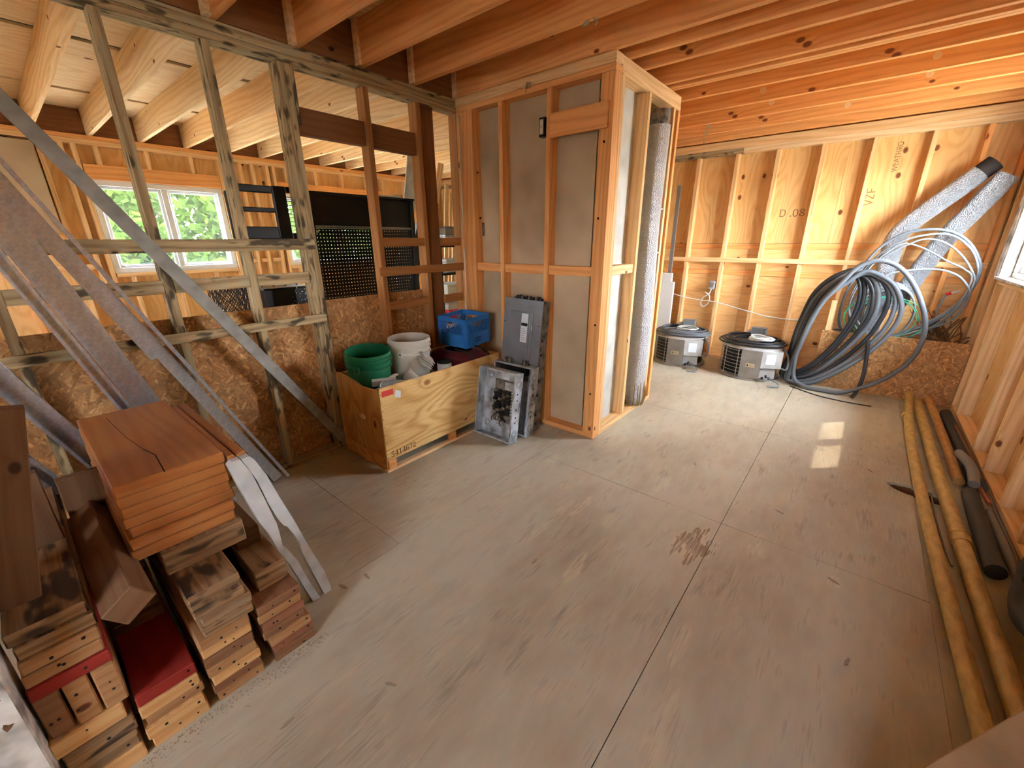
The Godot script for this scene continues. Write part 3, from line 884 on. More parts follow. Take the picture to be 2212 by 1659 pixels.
func build_pile() -> void:
	var nth := ["bottom", "second", "third", "fourth", "fifth", "sixth", "seventh", "eighth", "ninth", "tenth", "eleventh"]
	var xe := -1.36
	var back := -2.25
	# column beside the white legs
	for i in 7:
		var off := [0.0, -0.002, 0.004, 0.018, 0.014, 0.02, 0.017]
		var z0: float = -0.428 + off[i]
		pile_board(Vector3(back, i * 0.038, z0), Vector3(xe + rng.randf_range(-0.006, 0.004), (i + 1) * 0.038, z0 + 0.144), [M.end_brown, M.end_red, M.end_tan][i % 3], "board", "%s board counting upward in the low column next to the white legs" % nth[i], 2)
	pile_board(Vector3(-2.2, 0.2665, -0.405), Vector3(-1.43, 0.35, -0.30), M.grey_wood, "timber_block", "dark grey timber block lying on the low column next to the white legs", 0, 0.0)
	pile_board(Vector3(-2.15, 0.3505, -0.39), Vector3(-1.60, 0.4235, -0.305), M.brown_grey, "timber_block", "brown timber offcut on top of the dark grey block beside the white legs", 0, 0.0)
	# the tall column under the dark beam
	for i in 11:
		var grey := i >= 7
		var z0: float = (-0.262 if grey else -0.243) + rng.randf_range(-0.004, 0.004) + (0.008 if i > 8 else 0.0)
		var x1: float = xe + rng.randf_range(-0.005, 0.005) - (0.02 if i == 10 else 0.0)
		pile_board(Vector3(back, i * 0.0385, z0), Vector3(x1, (i + 1) * 0.0385, z0 + 0.141), M.grey_wood if grey else [M.end_tan, M.end_brown, M.end_pale][i % 3], "board", ("%s board, weathered grey, in the tall column under the dark beam" if grey else "%s board, bare tan end, in the tall column under the dark beam") % nth[i], 0 if grey else 2)
	# the low column with the red board on top
	for i in 5:
		var z0: float = -0.078 + [0.0, 0.006, -0.004, 0.002, 0.0][i]
		pile_board(Vector3(back, i * 0.0425, z0), Vector3(xe + [0.0, 0.004, -0.006, 0.003, -0.002][i], (i + 1) * 0.0425, z0 + 0.143), [M.end_pale, M.end_pale, M.end_tan, M.end_pale, M.red_wood][i], "board", ["bottom pale board in the short column with a red top board", "second pale board in the short column with a red top board", "third, tan board in the short column with a red top board", "fourth pale board, under the red one in the short column", "red painted board on top of the short column of the pile"][i], 2 if i < 4 else 1)
	for i in 6:
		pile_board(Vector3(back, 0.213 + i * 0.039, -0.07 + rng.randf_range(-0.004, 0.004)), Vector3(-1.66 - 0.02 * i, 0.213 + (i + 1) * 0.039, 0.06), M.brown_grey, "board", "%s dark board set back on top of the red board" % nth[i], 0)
	# the column against the white post
	for i in 4:
		var z0: float = 0.083 + [0.0, 0.002, -0.004, 0.006][i]
		pile_board(Vector3(back, i * 0.058, z0), Vector3(xe + rng.randf_range(-0.004, 0.004), (i + 1) * 0.058, z0 + 0.142), [M.end_pale, M.grey_wood, M.grey_wood, M.end_pale][i], "board", "%s board of the column against the white post, below the upright blocks" % nth[i], 1)
	for i in 3:
		var z0: float = 0.071 + i * 0.0525
		pile_board(Vector3(back, 0.2325, z0), Vector3(xe + [0.0, -0.004, -0.01][i], 0.374, z0 + 0.0465), [M.end_tan, M.end_tan, M.end_brown][i], "upright_board", ["board on edge nearest the red topped column, under a red board", "middle board of three on edge, under a red board", "board on edge beside the white post, under a red board"][i], 2)
	pile_board(Vector3(back, 0.3745, 0.070), Vector3(xe - 0.003, 0.4125, 0.222), M.red_wood, "board", "wide red painted board lying across three boards on edge", 1)
	for i in 4:
		var z0: float = 0.072 + [0.004, 0.0, -0.003, 0.004][i]
		pile_board(Vector3(back, 0.413 + i * 0.0375, z0), Vector3(xe - [0.012, 0.016, 0.028, 0.04][i], 0.413 + (i + 1) * 0.0375, z0 + 0.143), [M.end_tan, M.end_tan, M.grey_wood, M.grey_wood][i], "board", "%s board above the wide red one beside the white post" % nth[i], 2 if i < 2 else 0)
	# dark beam and the wide planks on it
	pile_board(Vector3(-2.2, 0.424, -0.332), Vector3(-1.54, 0.5125, -0.10), M.grey_wood, "timber_beam", "short dark timber beam carrying the wide orange planks")
	for i in 7:
		var z0: float = -0.332 + [0.012, 0.006, -0.004, 0.004, 0.0, 0.003, 0.0][i]
		pile_board(Vector3(-2.36 + rng.randf_range(0, 0.03), 0.513 + i * 0.0375, z0), Vector3(-1.555 - [0.0, 0.004, 0.014, 0.01, 0.004, 0.0, 0.0][i], 0.513 + (i + 1) * 0.0375, z0 + 0.283), M.stack, "plank", "%s plank of the stack of wide orange planks" % nth[i] if i < 6 else "topmost wide orange plank, cracked and glossy, of the stack", 0)
	# the crack along the top plank
	var top := get_child(get_child_count() - 1)
	for s in [[0.30, -0.012, 0.14, -0.02], [0.14, -0.02, 0.06, -0.004], [0.06, -0.004, -0.12, 0.016], [-0.12, 0.016, -0.4, 0.03]]:
		beam(top, "crack", Vector3(s[0] + 0.09, 0.0372, s[1] + 0.03), Vector3(s[2] + 0.09, 0.0372, s[3] + 0.03), 0.0035 if s[0] > 0.1 else 0.0015, 0.0012, Vector3.UP, M.ink, 0.0)
	# loose pieces behind
	var b := pile_board(Vector3(-2.0, 0.0, -0.035), Vector3(-1.34, 0.075, 0.055), M.brown_grey, "timber_block", "loose timber block tilted across the gap above the red topped column")
	b.position = Vector3(-1.67, 0.490, -0.012)
	b.rotation = Vector3(0.62, 0.03, 0.02)
	var d := thing("wide_board", "wide brown board standing tilted on the boards beside the white post", "board", Vector3(-1.56, 0.566, 0.27))
	var st := begin()
	add_box(st, Vector3(-0.019, 0, -0.14), Vector3(0.019, 0.53, 0.14), Transform3D(), 1, 0.003, roff())
	put(d, "timber", st.commit(), M.brown_grey)
	d.rotation.x = -0.2
	d.position = Vector3(-1.53, 0.58, 0.285)
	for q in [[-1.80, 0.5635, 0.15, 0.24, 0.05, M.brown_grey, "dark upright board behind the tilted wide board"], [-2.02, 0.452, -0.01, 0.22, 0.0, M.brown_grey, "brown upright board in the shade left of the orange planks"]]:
		var e := thing("upright_plank", q[6], "board", Vector3(q[0], q[1], q[2]), q[4])
		var s3 := begin()
		add_box(s3, Vector3(-0.019, 0, -0.07), Vector3(0.019, q[3], 0.07), Transform3D(), 1, 0.003, roff())
		put(e, "timber", s3.commit(), q[5])
	# splintered white post
	var w := thing("white_post", "white painted post with flaking paint beside the lumber pile", "post", Vector3(-1.36, 0, 0.32))
	var s4 := begin()
	add_box(s4, Vector3(-0.09, 0, -0.09), Vector3(0.045, 1.15, 0.12), Transform3D(), 1, 0.004, Vector2(0.1, 0.2))
	put(w, "timber", s4.commit(), M.white_paint)
	for k in 26:
		var s5 := begin()
		var pts := []
		for a in 7:
			pts.append(Vector2(cos(TAU * a / 7), sin(TAU * a / 7)) * rng.randf_range(0.003, 0.014))
		add_prism(s5, PackedVector2Array(pts), 0.0012)
		var o := put(w, "bare_patch", s5.commit(), M.brown_grey)
		o.transform = Transform3D(Basis(Vector3.UP, PI / 2), Vector3(0.0456, 0.05 + rng.randf() * 0.42, -0.07 + rng.randf() * 0.15))

func build_white_legs() -> void:
	# two turned-over table legs: a notched white upright with a brown arm running back along the planks
	var left := [Vector2(-0.329, 0.731), Vector2(-0.340, 0.662), Vector2(-0.357, 0.576), Vector2(-0.377, 0.477), Vector2(-0.399, 0.409), Vector2(-0.415, 0.324), Vector2(-0.444, 0.231), Vector2(-0.468, 0.124), Vector2(-0.497, 0.0), Vector2(-0.527, 0.0), Vector2(-0.495, 0.124), Vector2(-0.472, 0.239), Vector2(-0.450, 0.300), Vector2(-0.433, 0.330), Vector2(-0.432, 0.41), Vector2(-0.430, 0.445), Vector2(-0.424, 0.476), Vector2(-0.407, 0.584), Vector2(-0.389, 0.683), Vector2(-0.366, 0.744), Vector2(-0.342, 0.744)]
	var right := [Vector2(-0.369, 0.744), Vector2(-0.401, 0.644), Vector2(-0.420, 0.530), Vector2(-0.438, 0.455), Vector2(-0.452, 0.418), Vector2(-0.464, 0.404), Vector2(-0.480, 0.36), Vector2(-0.494, 0.31), Vector2(-0.495, 0.26), Vector2(-0.500, 0.235), Vector2(-0.523, 0.118), Vector2(-0.547, 0.0), Vector2(-0.578, 0.0), Vector2(-0.579, 0.02), Vector2(-0.564, 0.117), Vector2(-0.532, 0.239), Vector2(-0.513, 0.319), Vector2(-0.497, 0.393), Vector2(-0.484, 0.447), Vector2(-0.460, 0.539), Vector2(-0.434, 0.65), Vector2(-0.412, 0.715), Vector2(-0.396, 0.744)]
	for k in 2:
		var t := thing("table_leg", ["bent white table leg with brown arm, touching the orange planks", "bent white table leg with brown arm, on the open floor side"][k], "table leg", Vector3(-1.538, 0.0, [-0.51, -0.563][k]), 0.0, "bent table legs")
		var o := t.position
		var poly := []
		for v in [left, right][k]:
			poly.append(Vector2(v.x - o.z, v.y))
		var st := begin()
		# outline drawn in z, y and given its thickness along x
		add_prism(st, PackedVector2Array(poly), 0.032, Transform3D(Basis(Vector3(0, 0, 1), Vector3(0, 1, 0), Vector3(-1, 0, 0)), Vector3.ZERO))
		put(t, "white_upright", st.commit(), M.board_white)
		var z0: float = [-0.362, -0.396][k] - o.z
		var z1: float = [-0.339, -0.366][k] - o.z
		slab(t, "brown_arm", Vector3(-0.745, 0.715, z0), Vector3(-0.0165, 0.754, z1), M.veneer, 0, 0.004)

func channel(label: String, p0: Vector3, p1: Vector3, w: float, d: float, face: Vector3) -> void:
	# a lipped steel stud: web w wide, flanges d deep, seen from its web or its open side
	var t := 0.0016
	var lip := 0.012
	var o := thing("steel_stud", label, "steel stud", p0, 0.0, "steel studs leaning in the corner")
	var h := w / 2
	var poly := [Vector2(-h, 0), Vector2(h, 0), Vector2(h, d), Vector2(h - lip, d), Vector2(h - lip, d - t), Vector2(h - t, d - t), Vector2(h - t, t), Vector2(-h + t, t), Vector2(-h + t, d - t), Vector2(-h + lip, d - t), Vector2(-h + lip, d), Vector2(-h, d)]
	var l := p0.distance_to(p1)
	var st := begin()
	add_prism(st, PackedVector2Array(poly), l, Transform3D(Basis(), Vector3(0, 0, l / 2)))
	var s := put(o, "profile", st.commit(), M.steel)
	s.transform = Transform3D(frame_of(p1 - p0, face), Vector3.ZERO)

func build_steel() -> void:
	channel("long steel stud reaching the floor by the partition, beside the white legs", Vector3(-2.60, 0.03, -0.80), Vector3(-2.60, 1.28, -0.265), 0.055, 0.03, Vector3(-1, 0, 0))
	channel("bright upper steel stud overlapping the one that reaches the floor", Vector3(-2.585, 0.92, -0.40), Vector3(-2.585, 2.25, 0.155), 0.066, 0.035, Vector3(-1, 0, 0))
	channel("thin steel angle alongside the stud that reaches the floor", Vector3(-2.575, 0.03, -0.855), Vector3(-2.575, 1.9, -0.05), 0.016, 0.03, Vector3(-1, 0, 0))
	channel("wide steel stud ending behind the orange planks", Vector3(-2.52, 0.03, -0.50), Vector3(-2.52, 2.20, 0.14), 0.098, 0.035, Vector3(-1, 0, 0))
	channel("thin steel track running alongside the wide steel stud", Vector3(-2.46, 0.03, -0.42), Vector3(-2.46, 2.0, 0.16), 0.045, 0.03, Vector3(1, 0, 0))
	channel("short low steel stud behind the brown boards of the pile", Vector3(-2.42, 0.03, -0.27), Vector3(-2.42, 1.5, 0.30), 0.075, 0.035, Vector3(1, 0, 0))
	channel("lowest steel track crossing behind the lumber pile", Vector3(-2.38, 0.03, -0.14), Vector3(-2.38, 1.2, 0.36), 0.05, 0.03, Vector3(1, 0, 0))

# ---------------------------------------------------------------- crate and what it holds
func build_crate() -> void:
	var x0 := -2.664
	var x1 := -2.145
	var z0 := -1.305
	var z1 := -2.42
	var top := 0.592
	var c := thing("wooden_crate", "open wooden shipping crate of pale plywood stencilled with a number", "crate", Vector3(-2.415, 0, -1.86))
	var o := Vector3(2.415, 0, 1.86)
	slab(c, "side_panel", Vector3(x1, 0.092, z0) + o, Vector3(x1 - 0.012, top, z1) + o, M.pine, 2)
	slab(c, "side_panel", Vector3(x0, 0.092, z0) + o, Vector3(x0 + 0.012, top, z1) + o, M.pine, 2)
	# near end, its top edge worn into a hollow
	var edge := [Vector2(-0.237, 0.022), Vector2(0.257, 0.022), Vector2(0.257, top - 0.02), Vector2(0.18, top - 0.022), Vector2(0.06, top - 0.026), Vector2(-0.02, top - 0.005), Vector2(-0.12, top + 0.005), Vector2(-0.237, top + 0.012)]
	prism(c, "end_panel", edge, 0.012, M.pine_end, Transform3D(Basis(), Vector3(0, 0, z0 - 0.007) + Vector3(0, 0, 1.86)))
	prism(c, "end_panel", [Vector2(-0.237, 0.022), Vector2(0.257, 0.022), Vector2(0.257, top), Vector2(-0.237, top)], 0.012, M.pine_end, Transform3D(Basis(), Vector3(0, 0, z1 + 0.007) + Vector3(0, 0, 1.86)))
	slab(c, "bottom_panel", Vector3(x0 + 0.012, 0.08, z0 - 0.013) + o, Vector3(x1 - 0.012, 0.0915, z1 + 0.013) + o, M.pine, 2)
	for x in [x1 - 0.045, -2.43, x0 + 0.005]:
		slab(c, "runner", Vector3(x, 0, z0 - 0.001) + o, Vector3(x + 0.04, 0.02, z1) + o, M.pale, 2)
	for z in [z0 - 0.014, -1.86, z1 + 0.075]:
		for x in [x1 - 0.04, x0 + 0.005]:
			slab(c, "skid_block", Vector3(x, 0.0205, z) + o, Vector3(x + 0.035, 0.0795, z - 0.06) + o, M.joist, 2)
	slab(c, "end_batten", Vector3(x1 - 0.02, 0.025, z0) + o, Vector3(x0 + 0.02, 0.115, z0 + 0.012) + o, M.pine_end, 0)
	words(c, "stencil", "5414672", 0.037, M.ink, Transform3D(Basis(Vector3.UP, PI / 2), Vector3(x1 + 0.0004, 0.125, z0 - 0.135) + o), "Droid Serif")
	slab(c, "sticker", Vector3(x1 + 0.0008, top - 0.06, z0 - 0.015) + o, Vector3(x1, top - 0.022, z0 - 0.10) + o, M.sticker_red, 2, 0.0)
	prism(c, "sticker", [Vector2(0, 0), Vector2(0.045, -0.012), Vector2(0.05, 0.03), Vector2(0.012, 0.05)], 0.0008, M.label, Transform3D(Basis(Vector3.UP, PI / 2), Vector3(x1 + 0.0006, top - 0.085, z0 - 0.105) + o))
	for i in 9:
		var s := begin()
		add_tube(s, [Vector3(x1 - 0.001, 0.11 + i * 0.055, z0 - 0.008) + o, Vector3(x1 + 0.001, 0.11 + i * 0.055, z0 - 0.008) + o], 0.003, 7)
		put(c, "nail_head", s.commit(), M.ink)
	var kn := begin()
	add_prism(kn, PackedVector2Array([Vector2(-0.025, -0.01), Vector2(0.0, -0.022), Vector2(0.03, -0.008), Vector2(0.022, 0.01), Vector2(-0.02, 0.012)]), 0.006, Transform3D(Basis(), Vector3(0.04, 0.35, z0 + 1.86)))
	put(c, "torn_veneer", kn.commit(), M.pale)

	bucket(Vector3(-2.50, 0.395, -1.465), "green", M.green_plastic, "dark green plastic bucket with a broken rim, tilted in the crate", 0.10)
	bucket(Vector3(-2.445, 0.43, -1.775), "white", M.white_plastic, "white plastic bucket standing open in the wooden crate", 0.02)
	# what the buckets and bag stand on, deep in the crate
	var pk := thing("packing_sheet", "brown cardboard packing filling the lower part of the wooden crate", "cardboard", Vector3(-2.415, 0.0918, -1.86))
	slab(pk, "sheet", Vector3(-0.25, 0.0, -0.535), Vector3(0.25, 0.30, 0.535), M.fibreboard, 2)
	# pieces of white trunking thrown in at the near end
	var spots := [[-2.30, 0.545, -1.50, 0.5, 0.9, 0.16], [-2.26, 0.565, -1.42, -0.5, 0.7, 0.15], [-2.22, 0.55, -1.62, 1.2, 0.3, 0.18], [-2.28, 0.50, -1.38, 0.2, -0.6, 0.13], [-2.24, 0.52, -1.55, 2.2, 0.2, 0.14]]
	var says := ["white plastic trim piece lying highest between the buckets", "white plastic trim piece pointing up at the crate corner", "curved white plastic trim piece along the crate front edge", "white plastic trim piece low in the crate corner", "white plastic trim piece under the folded ones"]
	for i in 5:
		var s: Array = spots[i]
		var t := thing("plastic_trim", says[i], "plastic trim", Vector3(s[0], s[1], s[2]), s[3], "plastic trim pieces in the crate")
		t.rotation.z = s[4]
		var st := begin()
		var outer := []
		var inner := []
		for k in 9:
			var a := PI * (0.08 + 0.84 * k / 8)
			outer.append(Vector2(cos(a), sin(a)) * 0.045)
			inner.append(Vector2(cos(a), sin(a)) * 0.041)
		inner.reverse()
		add_prism(st, PackedVector2Array(outer + inner), s[5])
		put(t, "shell", st.commit(), M.grey_plastic if i % 2 else M.white_plastic)
	for i in 4:
		var t := thing("gutter_clip", "%s of four nested white plastic brackets leaning on the white bucket" % ["lowest", "second", "third", "topmost"][i], "bracket", Vector3(-2.295, 0.56 + i * 0.012, -1.735 - i * 0.012), 0.35, "nested white brackets in the crate")
		t.rotation.x = -0.55
		t.rotation.z = 0.35
		var st := begin()
		var o2 := [Vector2(-0.055, 0.0), Vector2(-0.04, 0.07), Vector2(0.0, 0.095), Vector2(0.04, 0.085), Vector2(0.06, 0.03), Vector2(0.055, 0.03), Vector2(0.036, 0.08), Vector2(0.0, 0.09), Vector2(-0.036, 0.067), Vector2(-0.05, 0.0)]
		add_prism(st, PackedVector2Array(o2), 0.15)
		put(t, "shell", st.commit(), M.white_plastic)
	var can := thing("paint_tin", "small tin with a white paper band behind the white brackets", "tin", Vector3(-2.33, 0.393, -2.0))
	var cs := begin()
	add_lathe(cs, [Vector2(0, 0), Vector2(0.055, 0), Vector2(0.055, 0.19), Vector2(0.05, 0.195), Vector2(0.0, 0.188)], 24)
	put(can, "body", cs.commit(), M.black_steel)
	var cb := begin()
	add_lathe(cb, [Vector2(0.0556, 0.12), Vector2(0.0556, 0.18)], 24)
	put(can, "paper_band", cb.commit(), M.paper)
	# the bag under the blue crate
	var bag := thing("duffel_bag", "dark red cloth bag with straps, filling the far end of the crate", "bag", Vector3(-2.41, 0.393, -2.23))
	var bs := begin()
	var nz := noise(77, 1.0, 2)
	var ring := 22
	var rows := 14
	for i in rows:
		for j in ring:
			var v := []
			for q in [[i, j], [i + 1, j], [i + 1, j + 1], [i, j + 1]]:
				var a: float = -PI / 2 + PI * q[0] / rows
				var b2: float = TAU * (q[1] % ring) / ring
				var e := Vector3(signf(cos(b2)) * pow(absf(cos(b2)), 0.55) * pow(cos(a), 0.5) if absf(cos(a)) > 0.001 else 0.0, signf(sin(a)) * pow(absf(sin(a)), 0.6), signf(sin(b2)) * pow(absf(sin(b2)), 0.55) * pow(cos(a), 0.5) if absf(cos(a)) > 0.001 else 0.0)
				var k := 1.0 + 0.12 * nz.get_noise_3dv(e * 2.6)
				v.append(Vector3(e.x * 0.245 , 0.118 + e.y * 0.112 * k, e.z * 0.165))
			var n: Vector3 = (v[2] - v[0]).cross(v[3] - v[1]).normalized()
			if n.dot((v[0] + v[2]) * 0.5 - Vector3(0, 0.118, 0)) < 0:
				n = -n
			quad(bs, v[0], v[1], v[2], v[3], n, Vector2(i, j) * 0.02, Vector2(i + 1, j) * 0.02, Vector2(i + 1, j + 1) * 0.02, Vector2(i, j + 1) * 0.02)
	put(bag, "body", bs.commit(), M.maroon)
	for z in [0.055, -0.12]:
		tube(bag, "strap", [Vector3(0.02, 0.236, z), Vector3(0.14, 0.232, z), Vector3(0.215, 0.21, z + 0.005), Vector3(0.252, 0.15, z + 0.01)], 0.008, M.strap, 8, false, 4)
	milk_crate()

func bucket(at: Vector3, kind: String, m: Material, label: String, tilt: float) -> void:
	var b := thing("plastic_bucket", label, "bucket", at)
	b.rotation.z = -tilt
	b.rotation.x = tilt * 0.4
	var r0 := 0.128
	var r1 := 0.148
	var h := 0.365
	var st := begin()
	add_lathe(st, [Vector2(0, 0), Vector2(r0, 0), Vector2(lerpf(r0, r1, 0.72), h * 0.72), Vector2(r1 + 0.006, h * 0.725), Vector2(r1 + 0.006, h * 0.745), Vector2(r1 - 0.004, h * 0.75), Vector2(r1 - 0.003, h * 0.83), Vector2(r1 + 0.007, h * 0.835), Vector2(r1 + 0.007, h * 0.852), Vector2(r1 - 0.002, h * 0.857), Vector2(r1, h * 0.91), Vector2(r1 + 0.007, h * 0.915), Vector2(r1 + 0.007, h * 0.93), Vector2(r1, h * 0.935), Vector2(r1 + 0.002, h - 0.002), Vector2(r1, h), Vector2(r1 - 0.003, h), Vector2(r1 - 0.005, h * 0.9), Vector2(r0 - 0.004, 0.006), Vector2(0, 0.006)], 48)
	put(b, "body", st.commit(), m)
	for s in [0, 1]:
		var a: float = 0.5 + PI * s
		var e := begin()
		add_box(e, Vector3(-0.016, h * 0.69, r1 - 0.004), Vector3(0.016, h * 0.82, r1 + 0.012), Transform3D(Basis(Vector3.UP, a)), -1, 0.003)
		put(b, "handle_lug", e.commit(), m)
		var f := begin()
		add_tube(f, [Vector3(0, h * 0.755, r1 + 0.011), Vector3(0, h * 0.755, r1 + 0.0135)], 0.006, 8)
		var hole := put(b, "lug_hole", f.commit(), M.ink)
		hole.rotation.y = a
	if kind == "green":
		var g := begin()
		add_lathe(g, [Vector2(r1 - 0.0052, h * 0.6), Vector2(r1 - 0.004, h * 0.9)], 10, Transform3D(), 2.4, 3.6)
		put(b, "inner_label", g.commit(), M.ink)
	else:
		var g := begin()
		add_lathe(g, [Vector2(r1 - 0.0105, h * 0.45), Vector2(r1 - 0.0048, h * 0.71)], 8, Transform3D(), -0.9, -0.45)
		put(b, "label", g.commit(), M.label)

func milk_crate() -> void:
	var c := thing("milk_crate", "blue plastic milk crate with lattice sides resting on the red bag", "milk crate", Vector3(-2.50, 0.632, -2.39), 0.0)
	c.rotation = Vector3(0.05, 0.06, -0.03)
	var w := 0.30
	var h := 0.24
	var hw := w / 2
	slab(c, "bottom", Vector3(-hw + 0.01, 0.0, -hw + 0.01), Vector3(hw - 0.01, 0.008, hw - 0.01), M.blue_plastic)
	for s in 4:
		var t := Transform3D(Basis(Vector3.UP, s * PI / 2), Vector3.ZERO)
		var side := Node3D.new()
		side.name = "side"
		c.add_child(side, true)
		side.transform = t
		slab(side, "lower_panel", Vector3(-hw + 0.022, 0.0, hw - 0.006), Vector3(hw - 0.022, h * 0.45, hw), M.blue_plastic, -1, 0.001)
		slab(side, "rim", Vector3(-hw, h - 0.036, hw - 0.010), Vector3(hw, h, hw + 0.003), M.blue_plastic, -1, 0.002)
		for k in [-1.0, 1.0]:
			for j in 3:
				slab(side, "rib", Vector3(k * (hw - 0.003 - j * 0.011) - 0.003, 0.002, hw - 0.008), Vector3(k * (hw - 0.003 - j * 0.011) + 0.003, h - 0.036, hw + 0.004), M.blue_plastic, -1, 0.001)
			slab(side, "corner", Vector3(k * hw - 0.001 - (0.03 if k > 0 else 0.0), 0.001, hw - 0.005), Vector3(k * hw + 0.001 + (0.03 if k < 0 else 0.0), h - 0.036, hw - 0.001), M.blue_plastic, -1, 0.0)
		var la := begin()                                   # lattice round a heart shaped hand hole
		var y0 := h * 0.45
		var y1 := h - 0.036
		var xm := hw - 0.03
		for dir in [1.0, -1.0]:
			for i in range(-8, 9):
				var b := i * 0.027
				var run := []
				for q in 33:
					var y := lerpf(y0, y1, q / 32.0)
					var x: float = (y - y0) * dir * 0.8 + b
					var d := Vector2(x / 0.05, (y - (y1 - 0.012)) / 0.052)
					if absf(x) <= xm and not (d.length() < 1.0 and y > y1 - 0.062):
						run.append(Vector3(x, y, hw - 0.004))
					else:
						if run.size() > 1:
							add_tube(la, [run[0], run[run.size() - 1]], 0.0034, 5)
						run = []
				if run.size() > 1:
					add_tube(la, [run[0], run[run.size() - 1]], 0.0034, 5)
		put(side, "lattice", la.commit(), M.blue_plastic)
		var hd := begin()
		var hp := []
		for q in 13:
			var a := PI + PI * q / 12
			hp.append(Vector3(cos(a) * 0.05, y1 - 0.008 + sin(a) * 0.055, hw - 0.003))
		add_tube(hd, hp, 0.0035, 6)
		put(side, "hand_hole_edge", hd.commit(), M.blue_plastic)
		if s == 1:
			slab(side, "logo", Vector3(-0.035, 0.063, hw), Vector3(0.03, 0.069, hw + 0.0006), M.ink, -1, 0.0)
			words(side, "logo", "Jolé", 0.026, M.ink, Transform3D(Basis(), Vector3(0, 0.045, hw + 0.0006)), "Droid Serif")

# ---------------------------------------------------------------- electrical panels
func knockout(parent: Node, at: Vector3, r: float, out: Basis, m: Material) -> void:
	for k in 2:
		var p := []
		var rr := r * (1.0 if k == 0 else 0.62)
		for i in 20:
			p.append(Vector3(cos(TAU * i / 20) * rr, sin(TAU * i / 20) * rr, 0))
		var st := begin()
		add_tube(st, p, 0.0016, 5, true)
		var o := put(parent, "knockout", st.commit(), m)
		o.transform = Transform3D(out, at)

